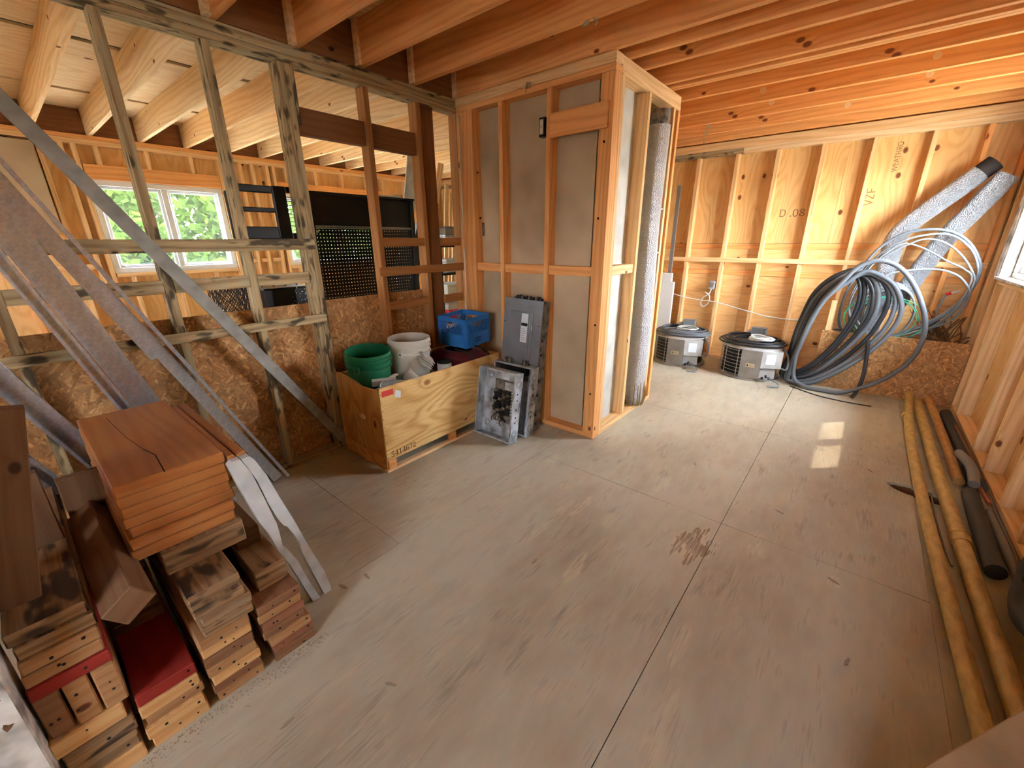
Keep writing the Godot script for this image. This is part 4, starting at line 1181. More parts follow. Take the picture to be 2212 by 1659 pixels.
func open_panel(called: String, label: String, at: Vector3, turn: float, lean: float, roll: float, w: float, h: float, d: float, busy: bool) -> void:
	# a shallow steel box open to the front (+z), standing on its lower edge
	var b := thing(called, label, "panel box", at, turn, "old electrical panels")
	b.rotation = Vector3(-lean, turn, roll)
	var t := 0.002
	slab(b, "back_plate", Vector3(-w / 2, 0, -d), Vector3(w / 2, h, -d + t), M.panel_steel, -1, 0.0)
	slab(b, "side_plate", Vector3(-w / 2, 0, -d + t), Vector3(-w / 2 + t, h, 0), M.panel_steel, -1, 0.0)
	slab(b, "side_plate", Vector3(w / 2 - t, 0, -d + t), Vector3(w / 2, h, 0), M.panel_steel, -1, 0.0)
	slab(b, "end_plate", Vector3(-w / 2 + t, 0, -d + t), Vector3(w / 2 - t, t, 0), M.panel_steel, -1, 0.0)
	slab(b, "end_plate", Vector3(-w / 2 + t, h - t, -d + t), Vector3(w / 2 - t, h, 0), M.panel_steel, -1, 0.0)
	for s in [[-w / 2, 0.0, -w / 2 + 0.012, h], [w / 2 - 0.012, 0.0, w / 2, h], [-w / 2 + 0.012, 0.0, w / 2 - 0.012, 0.012], [-w / 2 + 0.012, h - 0.012, w / 2 - 0.012, h]]:
		slab(b, "front_lip", Vector3(s[0], s[1], 0.0002), Vector3(s[2], s[3], t), M.panel_steel, -1, 0.0)
	var right := Basis(Vector3.UP, PI / 2)
	for y in [0.07, h - 0.08]:
		knockout(b, Vector3(w / 2 + 0.0005, y, -d * 0.5), 0.03, right, M.panel_dirty)
	for y in [0.16, 0.20, 0.26, 0.33, 0.38]:
		var p := begin()
		add_tube(p, [Vector3(w / 2 - 0.001, y, -d * 0.45), Vector3(w / 2 + 0.001, y, -d * 0.45)], 0.007, 10)
		put(b, "punched_hole", p.commit(), M.ink)
	knockout(b, Vector3(-w / 2 + 0.06, h - 0.07, -d + 0.003), 0.028, Basis(), M.panel_dirty)
	knockout(b, Vector3(-w / 2 + 0.06, 0.08, -d + 0.003), 0.028, Basis(), M.panel_dirty)
	if not busy:
		for x in [-0.11, -0.085, -0.06, 0.06, 0.085, 0.11]:
			slab(b, "terminal", Vector3(x - 0.009, h, -d * 0.7), Vector3(x + 0.009, h + 0.022 + 0.01 * sin(x * 90), -d * 0.35), M.panel_dirty)
			slab(b, "terminal_screw", Vector3(x - 0.004, h + 0.02, -d * 0.55), Vector3(x + 0.004, h + 0.04, -d * 0.48), M.black_steel)
		for i in 12:
			slab(b, "breaker", Vector3(-0.14 + i * 0.022, h - 0.075, -d * 0.75), Vector3(-0.122 + i * 0.022, h - 0.02, -d * 0.2), M.fins)
		return
	# the breaker frame and its wiring
	slab(b, "mounting_plate", Vector3(-0.07, 0.12, -d + t), Vector3(0.15, 0.45, -d + 0.012), M.panel_dirty)
	slab(b, "bus_cover", Vector3(0.03, 0.38, -d + 0.012), Vector3(0.14, 0.44, -d + 0.016), M.panel_steel)
	for col in 4:
		for i in 9:
			var x := -0.055 + col * 0.036 + (0.016 if col > 1 else 0.0)
			var y := 0.185 + i * 0.0215
			slab(b, "breaker", Vector3(x, y, -d + 0.012), Vector3(x + 0.03, y + 0.019, -d + 0.03 + 0.008 * float((i + col) % 3)), M.black_steel if (i * 3 + col) % 4 else M.panel_dirty, -1, 0.001)
	for i in 8:
		slab(b, "clip", Vector3(0.112, 0.20 + i * 0.024, -d + 0.012), Vector3(0.136, 0.208 + i * 0.024, -d + 0.034), M.panel_steel, -1, 0.0)
	for i in 9:
		var x0 := rng.randf_range(-0.07, 0.1)
		var y0 := rng.randf_range(0.12, 0.2)
		tube(b, "wire", [Vector3(x0, y0 + 0.03, -d + 0.02), Vector3(x0 + rng.randf_range(-0.03, 0.03), y0, -d + 0.045), Vector3(x0 + rng.randf_range(-0.06, 0.06), y0 - 0.03, -d + 0.03)], 0.0035, [M.ink, M.cable, M.white_plastic][i % 3], 6, false, 3)
	for p in [[0.10, 0.055, 0.03, 0.02], [-0.02, 0.08, 0.02, 0.02], [0.02, 0.05, 0.018, 0.024]]:
		slab(b, "terminal", Vector3(p[0], p[1], -d + t), Vector3(p[0] + p[2], p[1] + p[3], -d + 0.02), M.label)
	slab(b, "sticker", Vector3(0.0, 0.455, -d + t), Vector3(0.05, 0.475, -d + 0.0026), M.label, -1, 0.0)

func build_panels() -> void:
	open_panel("breaker_box", "small open steel breaker box full of breakers, front of the leaning panels", Vector3(-1.952, 0.0138, -2.098), 0.0, 0.16, 0.0, 0.365, 0.535, 0.085, true)
	open_panel("breaker_box", "second open steel breaker box, wedged behind the small open one", Vector3(-1.935, 0.013, -2.265), 0.0, 0.14, 0.0, 0.37, 0.545, 0.09, false)
	var b := thing("breaker_cabinet", "tall grey breaker panel with closed cover leaning on the closet studs", "panel box", Vector3(-1.955, 0.0108, -2.375), 0.0, "old electrical panels")
	b.rotation = Vector3(-0.105, 0.0, -0.02)
	var w := 0.355
	var h := 1.02
	slab(b, "box", Vector3(-w / 2, 0, -0.098), Vector3(w / 2, h, -0.002), M.panel_dirty, -1, 0.001)
	slab(b, "cover", Vector3(-w / 2 - 0.006, 0.0, -0.002), Vector3(w / 2 + 0.006, h + 0.004, 0.004), M.panel_grey, -1, 0.003)
	slab(b, "door", Vector3(-0.115, 0.40, 0.004), Vector3(0.105, 0.93, 0.0075), M.panel_grey, -1, 0.003)
	slab(b, "hinge_line", Vector3(0.075, 0.5, 0.0075), Vector3(0.078, 0.9, 0.0105), M.panel_steel, -1, 0.0)
	slab(b, "latch", Vector3(0.098, 0.80, 0.0075), Vector3(0.103, 0.84, 0.011), M.label)
	slab(b, "latch", Vector3(0.098, 0.44, 0.0075), Vector3(0.103, 0.48, 0.011), M.label)
	slab(b, "label", Vector3(-0.005, 0.70, 0.0075), Vector3(0.058, 0.92, 0.0082), M.label, -1, 0.0)
	slab(b, "label_band", Vector3(-0.003, 0.826, 0.0082), Vector3(0.056, 0.848, 0.0086), M.ink, -1, 0.0)
	for i in 6:
		slab(b, "label_print", Vector3(0.003, 0.72 + i * 0.016, 0.0082), Vector3(0.05 - (i % 3) * 0.008, 0.723 + i * 0.016, 0.0085), M.conduit, -1, 0.0)
	slab(b, "emblem", Vector3(-0.115, 0.455, 0.0075), Vector3(-0.062, 0.50, 0.0083), M.ink, -1, 0.0)
	slab(b, "emblem", Vector3(-0.086, 0.461, 0.0083), Vector3(-0.067, 0.494, 0.0087), M.label, -1, 0.0)
	for y in [0.30, 0.42, 0.62, 0.73, 0.14]:
		var p := begin()
		add_tube(p, [Vector3(w / 2 - 0.001, y, -0.035), Vector3(w / 2 + 0.0012, y, -0.035)], 0.012, 12)
		put(b, "punched_hole", p.commit(), M.ink)
	for y in [0.93, 0.84]:
		knockout(b, Vector3(w / 2 + 0.0005, y, -0.05), 0.028, Basis(Vector3.UP, PI / 2), M.panel_dirty)
	for i in 12:
		slab(b, "terminal", Vector3(-0.13 + i * 0.022, h, -0.075), Vector3(-0.115 + i * 0.022, h + 0.016 + 0.014 * absf(sin(i * 2.3)), -0.04), M.black_steel if i % 3 else M.panel_dirty)
	for p in [[-0.168, 0.84], [0.16, 0.84], [0.16, 0.1], [-0.168, 0.1]]:
		var s := begin()
		add_tube(s, [Vector3(p[0], p[1], 0.003), Vector3(p[0], p[1], 0.0055)], 0.005, 8)
		put(b, "screw", s.commit(), M.ink)

# ---------------------------------------------------------------- condensers, cables, ducts at the back wall
func condenser(at: Vector3, label: String, turn: float) -> void:
	var a := thing("condenser_unit", label, "condenser", at, turn, "air conditioning condensers")
	var r := 0.295
	var h := 0.36
	var base := begin()
	add_lathe(base, [Vector2(0, 0), Vector2(r + 0.012, 0), Vector2(r + 0.012, 0.022), Vector2(r - 0.01, 0.03), Vector2(0, 0.03)], 40)
	put(a, "base_pan", base.commit(), M.unit_dark)
	var coil := begin()
	add_lathe(coil, [Vector2(r - 0.025, 0.03), Vector2(r - 0.025, h - 0.03)], 40)
	put(a, "fin_coil", coil.commit(), M.fins)
	var top := begin()
	add_lathe(top, [Vector2(r - 0.03, h - 0.03), Vector2(r + 0.008, h - 0.028), Vector2(r + 0.008, h - 0.012), Vector2(r - 0.01, h), Vector2(0.19, h + 0.006), Vector2(0.185, h - 0.03)], 40)
	put(a, "top_cover", top.commit(), M.unit)
	var gr := begin()
	add_lathe(gr, [Vector2(0.0, h - 0.035), Vector2(0.19, h - 0.031)], 32)
	put(a, "fan_well", gr.commit(), M.fins)
	for k in 4:
		var blade := begin()
		add_prism(blade, PackedVector2Array([Vector2(0.02, -0.02), Vector2(0.16, -0.05), Vector2(0.17, 0.03), Vector2(0.02, 0.025)]), 0.003, Transform3D(Basis(Vector3.UP, k * PI / 2 + 0.3) * Basis(Vector3.RIGHT, -PI / 2 + 0.3), Vector3(0, h - 0.018, 0)))
		put(a, "fan_blade", blade.commit(), M.unit_dark)
	for k in 5:
		var ring := []
		for i in 32:
			ring.append(Vector3(cos(TAU * i / 32), 0, sin(TAU * i / 32)) * (0.05 + k * 0.033) + Vector3(0, h + 0.004, 0))
		var st := begin()
		add_tube(st, ring, 0.002, 5, true)
		put(a, "guard_ring", st.commit(), M.unit)
	# wire guard round the left part of the body
	for i in 8:
		var y := 0.045 + i * 0.038
		var arc := []
		for k in 25:
			var w := PI * 0.42 + PI * 1.05 * k / 24
			arc.append(Vector3(cos(w) * (r - 0.006), y, sin(w) * (r - 0.006)))
		var st := begin()
		add_tube(st, arc, 0.0026, 5)
		put(a, "guard_wire", st.commit(), M.unit)
	for k in 7:
		var w := PI * 0.42 + PI * 1.05 * k / 6
		var p := Vector3(cos(w), 0, sin(w)) * (r - 0.004)
		var st := begin()
		add_tube(st, [p + Vector3(0, 0.03, 0), p + Vector3(0, h - 0.03, 0)], 0.0042, 6)
		put(a, "guard_post", st.commit(), M.unit)
	# the service side: flat panel and control box at the front right
	var pl := begin()
	add_prism(pl, PackedVector2Array([Vector2(-0.055, 0.03), Vector2(0.14, 0.03), Vector2(0.14, h - 0.028), Vector2(-0.055, h - 0.028)]), 0.01, Transform3D(Basis(), Vector3(0, 0, r - 0.006)))
	put(a, "service_panel", pl.commit(), M.unit_dark)
	var cb := begin()
	add_box(cb, Vector3(-0.11, 0.145, -0.05), Vector3(0.11, h - 0.028, 0.02), Transform3D(Basis(Vector3.UP, 0.42), Vector3(0.21, 0, r - 0.08)), -1, 0.004)
	put(a, "control_box", cb.commit(), M.unit)
	var lowb := begin()
	add_box(lowb, Vector3(-0.10, 0.03, -0.05), Vector3(0.085, 0.144, -0.008), Transform3D(Basis(Vector3.UP, 0.42), Vector3(0.20, 0, r - 0.08)), -1, 0.003)
	put(a, "valve_cover", lowb.commit(), M.unit)
	var sk := begin()
	add_box(sk, Vector3(-0.045, 0.19, 0.0201), Vector3(0.045, 0.30, 0.021), Transform3D(Basis(Vector3.UP, 0.42), Vector3(0.21, 0, r - 0.08)))
	put(a, "rating_label", sk.commit(), M.label)
	slab(a, "maker_label", Vector3(0.0, 0.15, r - 0.0009), Vector3(0.085, 0.19, r + 0.0002), M.label_tan, -1, 0.0)
	slab(a, "maker_print", Vector3(0.012, 0.158, r + 0.0003), Vector3(0.022, 0.180, r + 0.0007), M.ink, -1, 0.0)
	slab(a, "maker_print", Vector3(0.03, 0.166, r + 0.0003), Vector3(0.075, 0.173, r + 0.0007), M.conduit, -1, 0.0)
	for k in 3:
		var v := Vector3(0.17 + k * 0.03, 0.05 + 0.02 * (k % 2), r - 0.03 - k * 0.012)
		tube(a, "valve", [v, v + Vector3(0.005, 0, 0.05)], 0.011, M.ink, 8)
	tube(a, "refrigerant_line", [Vector3(0.22, 0.06, r - 0.03), Vector3(0.27, 0.05, r + 0.03), Vector3(0.32, 0.03, r + 0.02), Vector3(0.33, 0.012, r + 0.09), Vector3(0.24, 0.012, r + 0.13)], 0.008, M.cable_grey, 8, false, 5)
	tube(a, "flex_conduit", [Vector3(0.29, 0.16, r - 0.13), Vector3(0.36, 0.15, r - 0.10), Vector3(0.37, 0.22, r - 0.13), Vector3(0.34, 0.30, r - 0.20), Vector3(0.25, h + 0.02, 0.06)], 0.011, M.cable_grey, 8, false, 5)

func coil_on(at: Vector3, label: String, m: Material, radii: Array, r: float, called := "cable_coil") -> void:
	var c := thing(called, label, "cable coil", at)
	var p := []
	var n := 28
	for k in radii.size():
		for i in n:
			var a := TAU * i / n + 0.4 * k
			var rr: float = lerpf(radii[k], radii[mini(k + 1, radii.size() - 1)], float(i) / n) + 0.012 * sin(a * 3 + k)
			p.append(Vector3(cos(a) * rr * 1.05, r + (k % 4) * r * 1.2 + 0.006 * sin(a * 2 + k * 2.0), sin(a) * rr * 0.92))
	var st := begin()
	add_tube(st, p, r, 7)
	put(c, "windings", st.commit(), m)

func build_condensers() -> void:
	condenser(Vector3(-1.585, 0, -5.20), "grey condenser unit nearer the white panel, with cables on top", 0.0)
	condenser(Vector3(-0.795, 0, -5.16), "grey condenser unit beside the big black cable coil", 0.06)
	coil_on(Vector3(-1.56, 0.372, -5.17), "dark cable coiled on the condenser nearer the white panel", M.cable_dust, [0.30, 0.285, 0.27, 0.25, 0.225, 0.2], 0.010)
	coil_on(Vector3(-0.80, 0.372, -5.14), "dark cable coiled on the condenser beside the black coil", M.cable, [0.31, 0.295, 0.28, 0.25, 0.22, 0.19, 0.17], 0.010)
	coil_on(Vector3(-1.50, 0.43, -5.10), "loose white cord lying on the condenser nearer the white panel", M.cord_white, [0.10, 0.085, 0.11], 0.006, "extension_cord")
	coil_on(Vector3(-0.70, 0.43, -5.00), "coiled white cord on the condenser beside the black coil", M.cord_white, [0.105, 0.098, 0.11, 0.09], 0.007, "extension_cord")
	for k in 2:
		var b := thing("junction_box", ["grey junction box on the condenser nearer the white panel", "grey junction box on the condenser beside the black coil"][k], "junction box", Vector3([-1.54, -0.77][k], 0.428, [-5.31, -5.27][k]), [0.15, -0.1][k], "junction boxes on the condensers")
		slab(b, "body", Vector3(-0.07, 0, -0.045), Vector3(0.07, 0.075, 0.045), M.conduit_light, -1, 0.006)
		slab(b, "lid", Vector3(-0.072, 0.0755, -0.047), Vector3(0.072, 0.083, 0.047), M.conduit_light, -1, 0.003)
		var p := begin()
		add_tube(p, [Vector3(-0.07, 0.03, 0), Vector3(-0.12, 0.025, 0.01)], 0.018, 10)
		put(b, "cable_gland", p.commit(), M.grey_plastic)

func build_cables() -> void:
	var coil := thing("black_cable_coil", "large coil of thick black cable leaning on the strandboard box", "cable coil", Vector3(-0.05, 0, -5.02))
	var o := Vector3(0.05, 0, 5.02)
	var loops := [[Vector3(-0.454, 0.040, -5.200), Vector3(-0.263, 0.159, -5.100), Vector3(-0.113, 0.352, -5.100), Vector3(-0.015, 0.565, -5.100), Vector3(0.039, 0.771, -5.100), Vector3(0.044, 0.959, -5.100), Vector3(0.008, 1.088, -5.100), Vector3(-0.061, 1.166, -5.100), Vector3(-0.158, 1.137, -5.100), Vector3(-0.262, 1.054, -5.100), Vector3(-0.343, 0.920, -5.100), Vector3(-0.389, 0.714, -5.110), Vector3(-0.422, 0.508, -5.145), Vector3(-0.438, 0.283, -5.172), Vector3(-0.475, 0.093, -5.205)],
		[Vector3(-0.438, 0.023, -5.180), Vector3(-0.197, 0.169, -5.085), Vector3(-0.035, 0.368, -5.085), Vector3(0.067, 0.584, -5.085), Vector3(0.106, 0.801, -5.085), Vector3(0.093, 0.974, -5.085), Vector3(0.042, 1.101, -5.085), Vector3(-0.048, 1.162, -5.085), Vector3(-0.144, 1.112, -5.085), Vector3(-0.244, 1.014, -5.085), Vector3(-0.325, 0.879, -5.085), Vector3(-0.369, 0.697, -5.088), Vector3(-0.403, 0.502, -5.122), Vector3(-0.409, 0.281, -5.145), Vector3(-0.456, 0.089, -5.183)],
		[Vector3(-0.424, 0.018, -5.160), Vector3(-0.207, 0.129, -5.070), Vector3(-0.044, 0.330, -5.070), Vector3(0.082, 0.550, -5.070), Vector3(0.151, 0.745, -5.070), Vector3(0.154, 0.909, -5.070), Vector3(0.118, 1.037, -5.070), Vector3(0.039, 1.132, -5.070), Vector3(-0.058, 1.137, -5.070), Vector3(-0.161, 1.072, -5.070), Vector3(-0.259, 0.961, -5.070), Vector3(-0.319, 0.805, -5.070), Vector3(-0.365, 0.607, -5.080), Vector3(-0.385, 0.389, -5.110), Vector3(-0.431, 0.113, -5.155)],
		[Vector3(-0.410, 0.015, -5.135), Vector3(-0.182, 0.109, -5.050), Vector3(0.004, 0.314, -5.050), Vector3(0.148, 0.553, -5.050), Vector3(0.213, 0.765, -5.050), Vector3(0.222, 0.917, -5.050), Vector3(0.187, 1.023, -5.050), Vector3(0.116, 1.102, -5.050), Vector3(-0.002, 1.141, -5.050), Vector3(-0.115, 1.096, -5.050), Vector3(-0.213, 0.998, -5.050), Vector3(-0.294, 0.875, -5.050), Vector3(-0.339, 0.683, -5.050), Vector3(-0.373, 0.444, -5.080), Vector3(-0.421, 0.134, -5.130)],
		[Vector3(-0.392, 0.025, -5.064), Vector3(-0.192, 0.094, -4.984), Vector3(0.007, 0.270, -4.996), Vector3(0.169, 0.493, -5.014), Vector3(0.260, 0.691, -5.032), Vector3(0.274, 0.883, -5.035), Vector3(0.237, 0.998, -5.035), Vector3(0.156, 1.091, -5.035), Vector3(0.020, 1.148, -5.035), Vector3(-0.094, 1.078, -5.035), Vector3(-0.185, 0.990, -5.035), Vector3(-0.263, 0.857, -5.035), Vector3(-0.316, 0.665, -5.035), Vector3(-0.349, 0.444, -5.037), Vector3(-0.404, 0.140, -5.068)],
		[Vector3(-0.378, 0.015, -5.042), Vector3(-0.185, 0.065, -4.966), Vector3(0.016, 0.231, -4.977), Vector3(0.171, 0.412, -4.991), Vector3(0.284, 0.616, -5.009), Vector3(0.326, 0.781, -5.020), Vector3(0.309, 0.908, -5.020), Vector3(0.242, 1.039, -5.020), Vector3(0.142, 1.120, -5.020), Vector3(0.009, 1.163, -5.020), Vector3(-0.105, 1.053, -5.020), Vector3(-0.201, 0.949, -5.020), Vector3(-0.269, 0.804, -5.020), Vector3(-0.318, 0.590, -5.014), Vector3(-0.359, 0.350, -5.029), Vector3(-0.388, 0.123, -5.046)],
		[Vector3(-0.333, 0.077, -4.985), Vector3(-0.212, 0.027, -4.928), Vector3(-0.095, 0.001, -4.923), Vector3(0.076, 0.035, -4.923), Vector3(0.253, 0.147, -4.929), Vector3(0.383, 0.270, -4.938), Vector3(0.476, 0.421, -4.951), Vector3(0.511, 0.585, -4.967), Vector3(0.496, 0.756, -4.985), Vector3(0.433, 0.922, -4.985), Vector3(0.339, 1.085, -4.985), Vector3(0.233, 1.202, -4.985), Vector3(0.119, 1.255, -4.985), Vector3(0.016, 1.242, -4.985), Vector3(-0.066, 1.182, -4.985), Vector3(-0.150, 1.038, -4.985), Vector3(-0.239, 0.886, -4.985), Vector3(-0.301, 0.707, -4.985), Vector3(-0.343, 0.489, -4.985), Vector3(-0.361, 0.273, -4.997)]]
	for k in loops.size():
		var p := []
		for v in loops[k]:
			p.append(Vector3(v.x, maxf(v.y, 0.0205), v.z) + o)
		var st := begin()
		add_tube(st, smooth_path(p, 5, true), 0.0195, 10, true)
		put(coil, "loop", st.commit(), M.cable if k in [0, 3] else M.cable_dust)
	for k in [0, 2]:                                # inner windings of the left side
		var p := []
		for v in loops[k]:
			p.append(Vector3(v.x * 0.94 - 0.028, v.y * 0.965 + 0.02, v.z + 0.0) + o)
		var st := begin()
		add_tube(st, smooth_path(p, 5, true), 0.017, 8, true)
		put(coil, "loop", st.commit(), M.cable)
	tube(coil, "loose_end", [Vector3(0.160, 0.553, -4.985) + o, Vector3(0.181, 0.40, -4.97) + o, Vector3(0.194, 0.21, -4.95) + o, Vector3(0.179, 0.067, -4.93) + o, Vector3(0.155, 0.012, -4.90) + o], 0.016, M.cable, 8, false, 5)
	# the box of strandboard behind it
	var b := thing("strandboard_box", "low open box of strandboard built in the corner under the ducts", "box", Vector3(0.33, 0, -5.37))
	var q := Vector3(-0.33, 0, 5.37)
	slab(b, "front_panel", Vector3(-0.205, 0.0, -5.150) + q, Vector3(0.845, 0.58, -5.162) + q, M.osb, 0)
	slab(b, "side_panel", Vector3(-0.205, 0.0, -5.163) + q, Vector3(-0.193, 0.58, -5.595) + q, M.osb, 2)
	slab(b, "stake", Vector3(-0.185, 0.02, -5.163) + q, Vector3(-0.14, 0.87, -5.185) + q, M.fresh, 1)
	slab(b, "inner_shelf", Vector3(-0.19, 0.46, -5.164) + q, Vector3(0.84, 0.47, -5.59) + q, M.osb, 0)
	# thinner grey wires, looped over the box
	var paths := [
		[Vector3(-0.022, 1.177, -5.300), Vector3(0.068, 1.365, -5.300), Vector3(0.197, 1.476, -5.28), Vector3(0.356, 1.516, -5.26), Vector3(0.514, 1.490, -5.26), Vector3(0.636, 1.400, -5.26), Vector3(0.720, 1.275, -5.27), Vector3(0.752, 1.185, -5.28), Vector3(0.753, 1.065, -5.300), Vector3(0.696, 0.890, -5.300), Vector3(0.591, 0.740, -5.300), Vector3(0.465, 0.642, -5.300), Vector3(0.30, 0.55, -5.300), Vector3(0.10, 0.49, -5.32), Vector3(-0.08, 0.6, -5.34), Vector3(-0.10, 0.9, -5.32)],
		[Vector3(-0.009, 1.155, -5.330), Vector3(0.112, 1.345, -5.28), Vector3(0.279, 1.452, -5.25), Vector3(0.487, 1.473, -5.24), Vector3(0.641, 1.368, -5.25), Vector3(0.728, 1.219, -5.27), Vector3(0.747, 1.091, -5.30), Vector3(0.704, 0.926, -5.330), Vector3(0.618, 0.789, -5.330), Vector3(0.497, 0.673, -5.330), Vector3(0.32, 0.56, -5.330), Vector3(0.05, 0.49, -5.34), Vector3(-0.09, 0.65, -5.36), Vector3(-0.09, 0.95, -5.35)],
		[Vector3(0.007, 1.154, -5.30), Vector3(0.125, 1.290, -5.27), Vector3(0.250, 1.390, -5.24), Vector3(0.357, 1.437, -5.23), Vector3(0.478, 1.408, -5.23), Vector3(0.588, 1.326, -5.24), Vector3(0.685, 1.207, -5.26), Vector3(0.74, 1.08, -5.28), Vector3(0.70, 0.85, -5.30), Vector3(0.55, 0.64, -5.29), Vector3(0.3, 0.51, -5.28), Vector3(0.06, 0.60, -5.29), Vector3(-0.05, 0.85, -5.31)],
		[Vector3(0.018, 1.145, -5.28), Vector3(0.150, 1.350, -5.25), Vector3(0.239, 1.399, -5.24), Vector3(0.376, 1.352, -5.24), Vector3(0.542, 1.251, -5.24), Vector3(0.652, 1.193, -5.25), Vector3(0.719, 1.10, -5.27), Vector3(0.66, 0.80, -5.27), Vector3(0.42, 0.56, -5.26), Vector3(0.15, 0.54, -5.26), Vector3(-0.04, 0.78, -5.27)],
		[Vector3(0.161, 1.119, -5.25), Vector3(0.304, 1.169, -5.24), Vector3(0.483, 1.186, -5.24), Vector3(0.618, 1.144, -5.25), Vector3(0.707, 1.055, -5.26), Vector3(0.739, 0.982, -5.270), Vector3(0.729, 0.856, -5.280), Vector3(0.663, 0.731, -5.280), Vector3(0.536, 0.655, -5.280), Vector3(0.379, 0.58, -5.280), Vector3(0.18, 0.55, -5.27), Vector3(0.03, 0.72, -5.26), Vector3(0.06, 0.98, -5.25)]]
	var tells := ["outermost grey wire loop arching over the ducts", "second grey wire loop just inside the outermost one", "grey wire loop dipping behind the second one", "slack grey wire loop sagging towards the window", "lowest grey wire loop hanging in front of the right duct"]
	for k in 5:
		var t := thing("wire_loop", tells[k], "wire", Vector3(0.35, 0.47, -5.3), 0.0, "grey wire loops over the box")
		var pts := []
		for v in paths[k]:
			pts.append(v - t.position)
		tube(t, "wire", pts, [0.012, 0.009, 0.008, 0.007, 0.009][k], M.cable_dust if k == 0 else M.cable_grey, 8, true, 5)
	coil_on(Vector3(0.42, 0.472, -5.36), "flat grey cable coil lying in the strandboard box", M.cable_grey, [0.165, 0.16, 0.15, 0.155, 0.16, 0.15], 0.010)
	coil_on(Vector3(0.02, 0.472, -5.37), "black cable coil lying in the strandboard box by the stake", M.cable, [0.15, 0.14, 0.145, 0.135, 0.14, 0.15, 0.13], 0.013)
	var rg := thing("wire_ring", "upright ring of grey wire standing in the strandboard box", "wire", Vector3(0.20, 0.47, -5.33))
	for k in 6:
		var ring := []
		for i in 30:
			var a := TAU * i / 30
			ring.append(Vector3(cos(a) * (0.235 - 0.012 * k) + 0.012 * k, 0.30 + sin(a) * (0.29 - 0.01 * k), -0.03 + 0.012 * k + 0.03 * sin(a)))
		var st := begin()
		add_tube(st, ring, 0.0075, 7, true)
		put(rg, "winding", st.commit(), M.cable_grey if k % 2 else M.cable_dust)
	var gn := thing("green_wire", "thin green wires tangled in the coils over the box", "wire", Vector3(0.25, 0.47, -5.21))
	for k in 7:
		var a0 := 0.7 * k
		var gp := []
		for i in 9:
			var a := a0 + 0.42 * i
			gp.append(Vector3(cos(a) * (0.27 + 0.03 * sin(k * 2.0)) - 0.05 + 0.03 * (k % 3), 0.26 + sin(a) * 0.2, 0.012 * (k % 3)))
		tube(gn, "strand", gp, 0.0032, M.cord_green, 6, false, 3)
	var tail := thing("wire_tail", "short grey wire end with red and white tips by the window", "wire", Vector3(0.62, 0.47, -5.46))
	tube(tail, "wire", [Vector3(0.0, 0.005, 0.0), Vector3(-0.03, 0.2, 0.0), Vector3(-0.02, 0.40, 0.02), Vector3(-0.005, 0.49, 0.02)], 0.009, M.cable_grey, 8, false, 5)
	tube(tail, "red_tip", [Vector3(-0.005, 0.49, 0.02), Vector3(0.025, 0.505, 0.03)], 0.014, M.red_plastic, 8)
	tube(tail, "white_tip", [Vector3(0.025, 0.505, 0.03), Vector3(0.075, 0.53, 0.03)], 0.008, M.cord_white, 8)
	var br := thing("brush_heap", "heap of dry brown twigs in the box corner under the window", "twigs", Vector3(0.70, 0.47, -5.42))
	for k in 46:
		var c := Vector3(rng.randf_range(-0.11, 0.1), 0.006, rng.randf_range(-0.13, 0.16))
		var d := Vector3(rng.randf_range(-0.2, 0.12), rng.randf_range(0.06, 0.34), rng.randf_range(-0.1, 0.12))
		var e := c + d
		e.x = clampf(e.x, -0.3, 0.125)
		tube(br, "twig", [c, (c + e) * 0.5 + Vector3(rng.randf_range(-0.03, 0.03), 0.02, 0.0), e], rng.randf_range(0.003, 0.007), [M.brown, M.brown_grey, M.brown_grey][k % 3], 5, false, 2)
	# a cord on the floor by the unit and wiring along the wall
	var fc := thing("floor_cord", "thin dark cord trailing on the floor below the black coil", "cord", Vector3(0.0, 0, -4.8))
	tube(fc, "cord", [Vector3(-0.35, 0.006, -0.13), Vector3(-0.12, 0.006, 0.02), Vector3(0.1, 0.006, 0.07), Vector3(0.3, 0.006, 0.06)], 0.005, M.cable, 6, false, 5)
	var wl := thing("wall_cable", "white cable strung through the studs above the condensers", "cable", Vector3(-1.9, 0.74, ZB + 0.02))
	tube(wl, "cable", [Vector3(0.0, 0.04, 0), Vector3(0.14, 0.01, 0), Vector3(0.35, -0.02, 0), Vector3(0.55, -0.03, 0), Vector3(0.8, -0.08, 0), Vector3(1.1, -0.14, 0), Vector3(1.35, -0.16, 0), Vector3(1.6, -0.14, -0.01)], 0.006, M.cord_white, 7, false, 5)
	var ol := thing("wall_outlet", "metal outlet box with hanging white cord on the back wall", "outlet", Vector3(-1.42, 0.86, ZB - 0.025))
	slab(ol, "box", Vector3(-0.035, 0.0, -0.03), Vector3(0.035, 0.10, 0.03), M.panel_steel, -1, 0.003)
	slab(ol, "receptacle", Vector3(-0.02, 0.02, 0.0305), Vector3(0.02, 0.08, 0.036), M.conduit, -1, 0.003)
	tube(ol, "cord", [Vector3(0.0, 0.005, 0.02), Vector3(-0.02, -0.06, 0.03), Vector3(-0.08, -0.11, 0.03), Vector3(-0.10, -0.19, 0.03), Vector3(-0.06, -0.22, 0.03), Vector3(-0.01, -0.16, 0.03), Vector3(-0.01, -0.08, 0.035), Vector3(-0.06, -0.04, 0.04)], 0.007, M.cord_white, 7, false, 5)

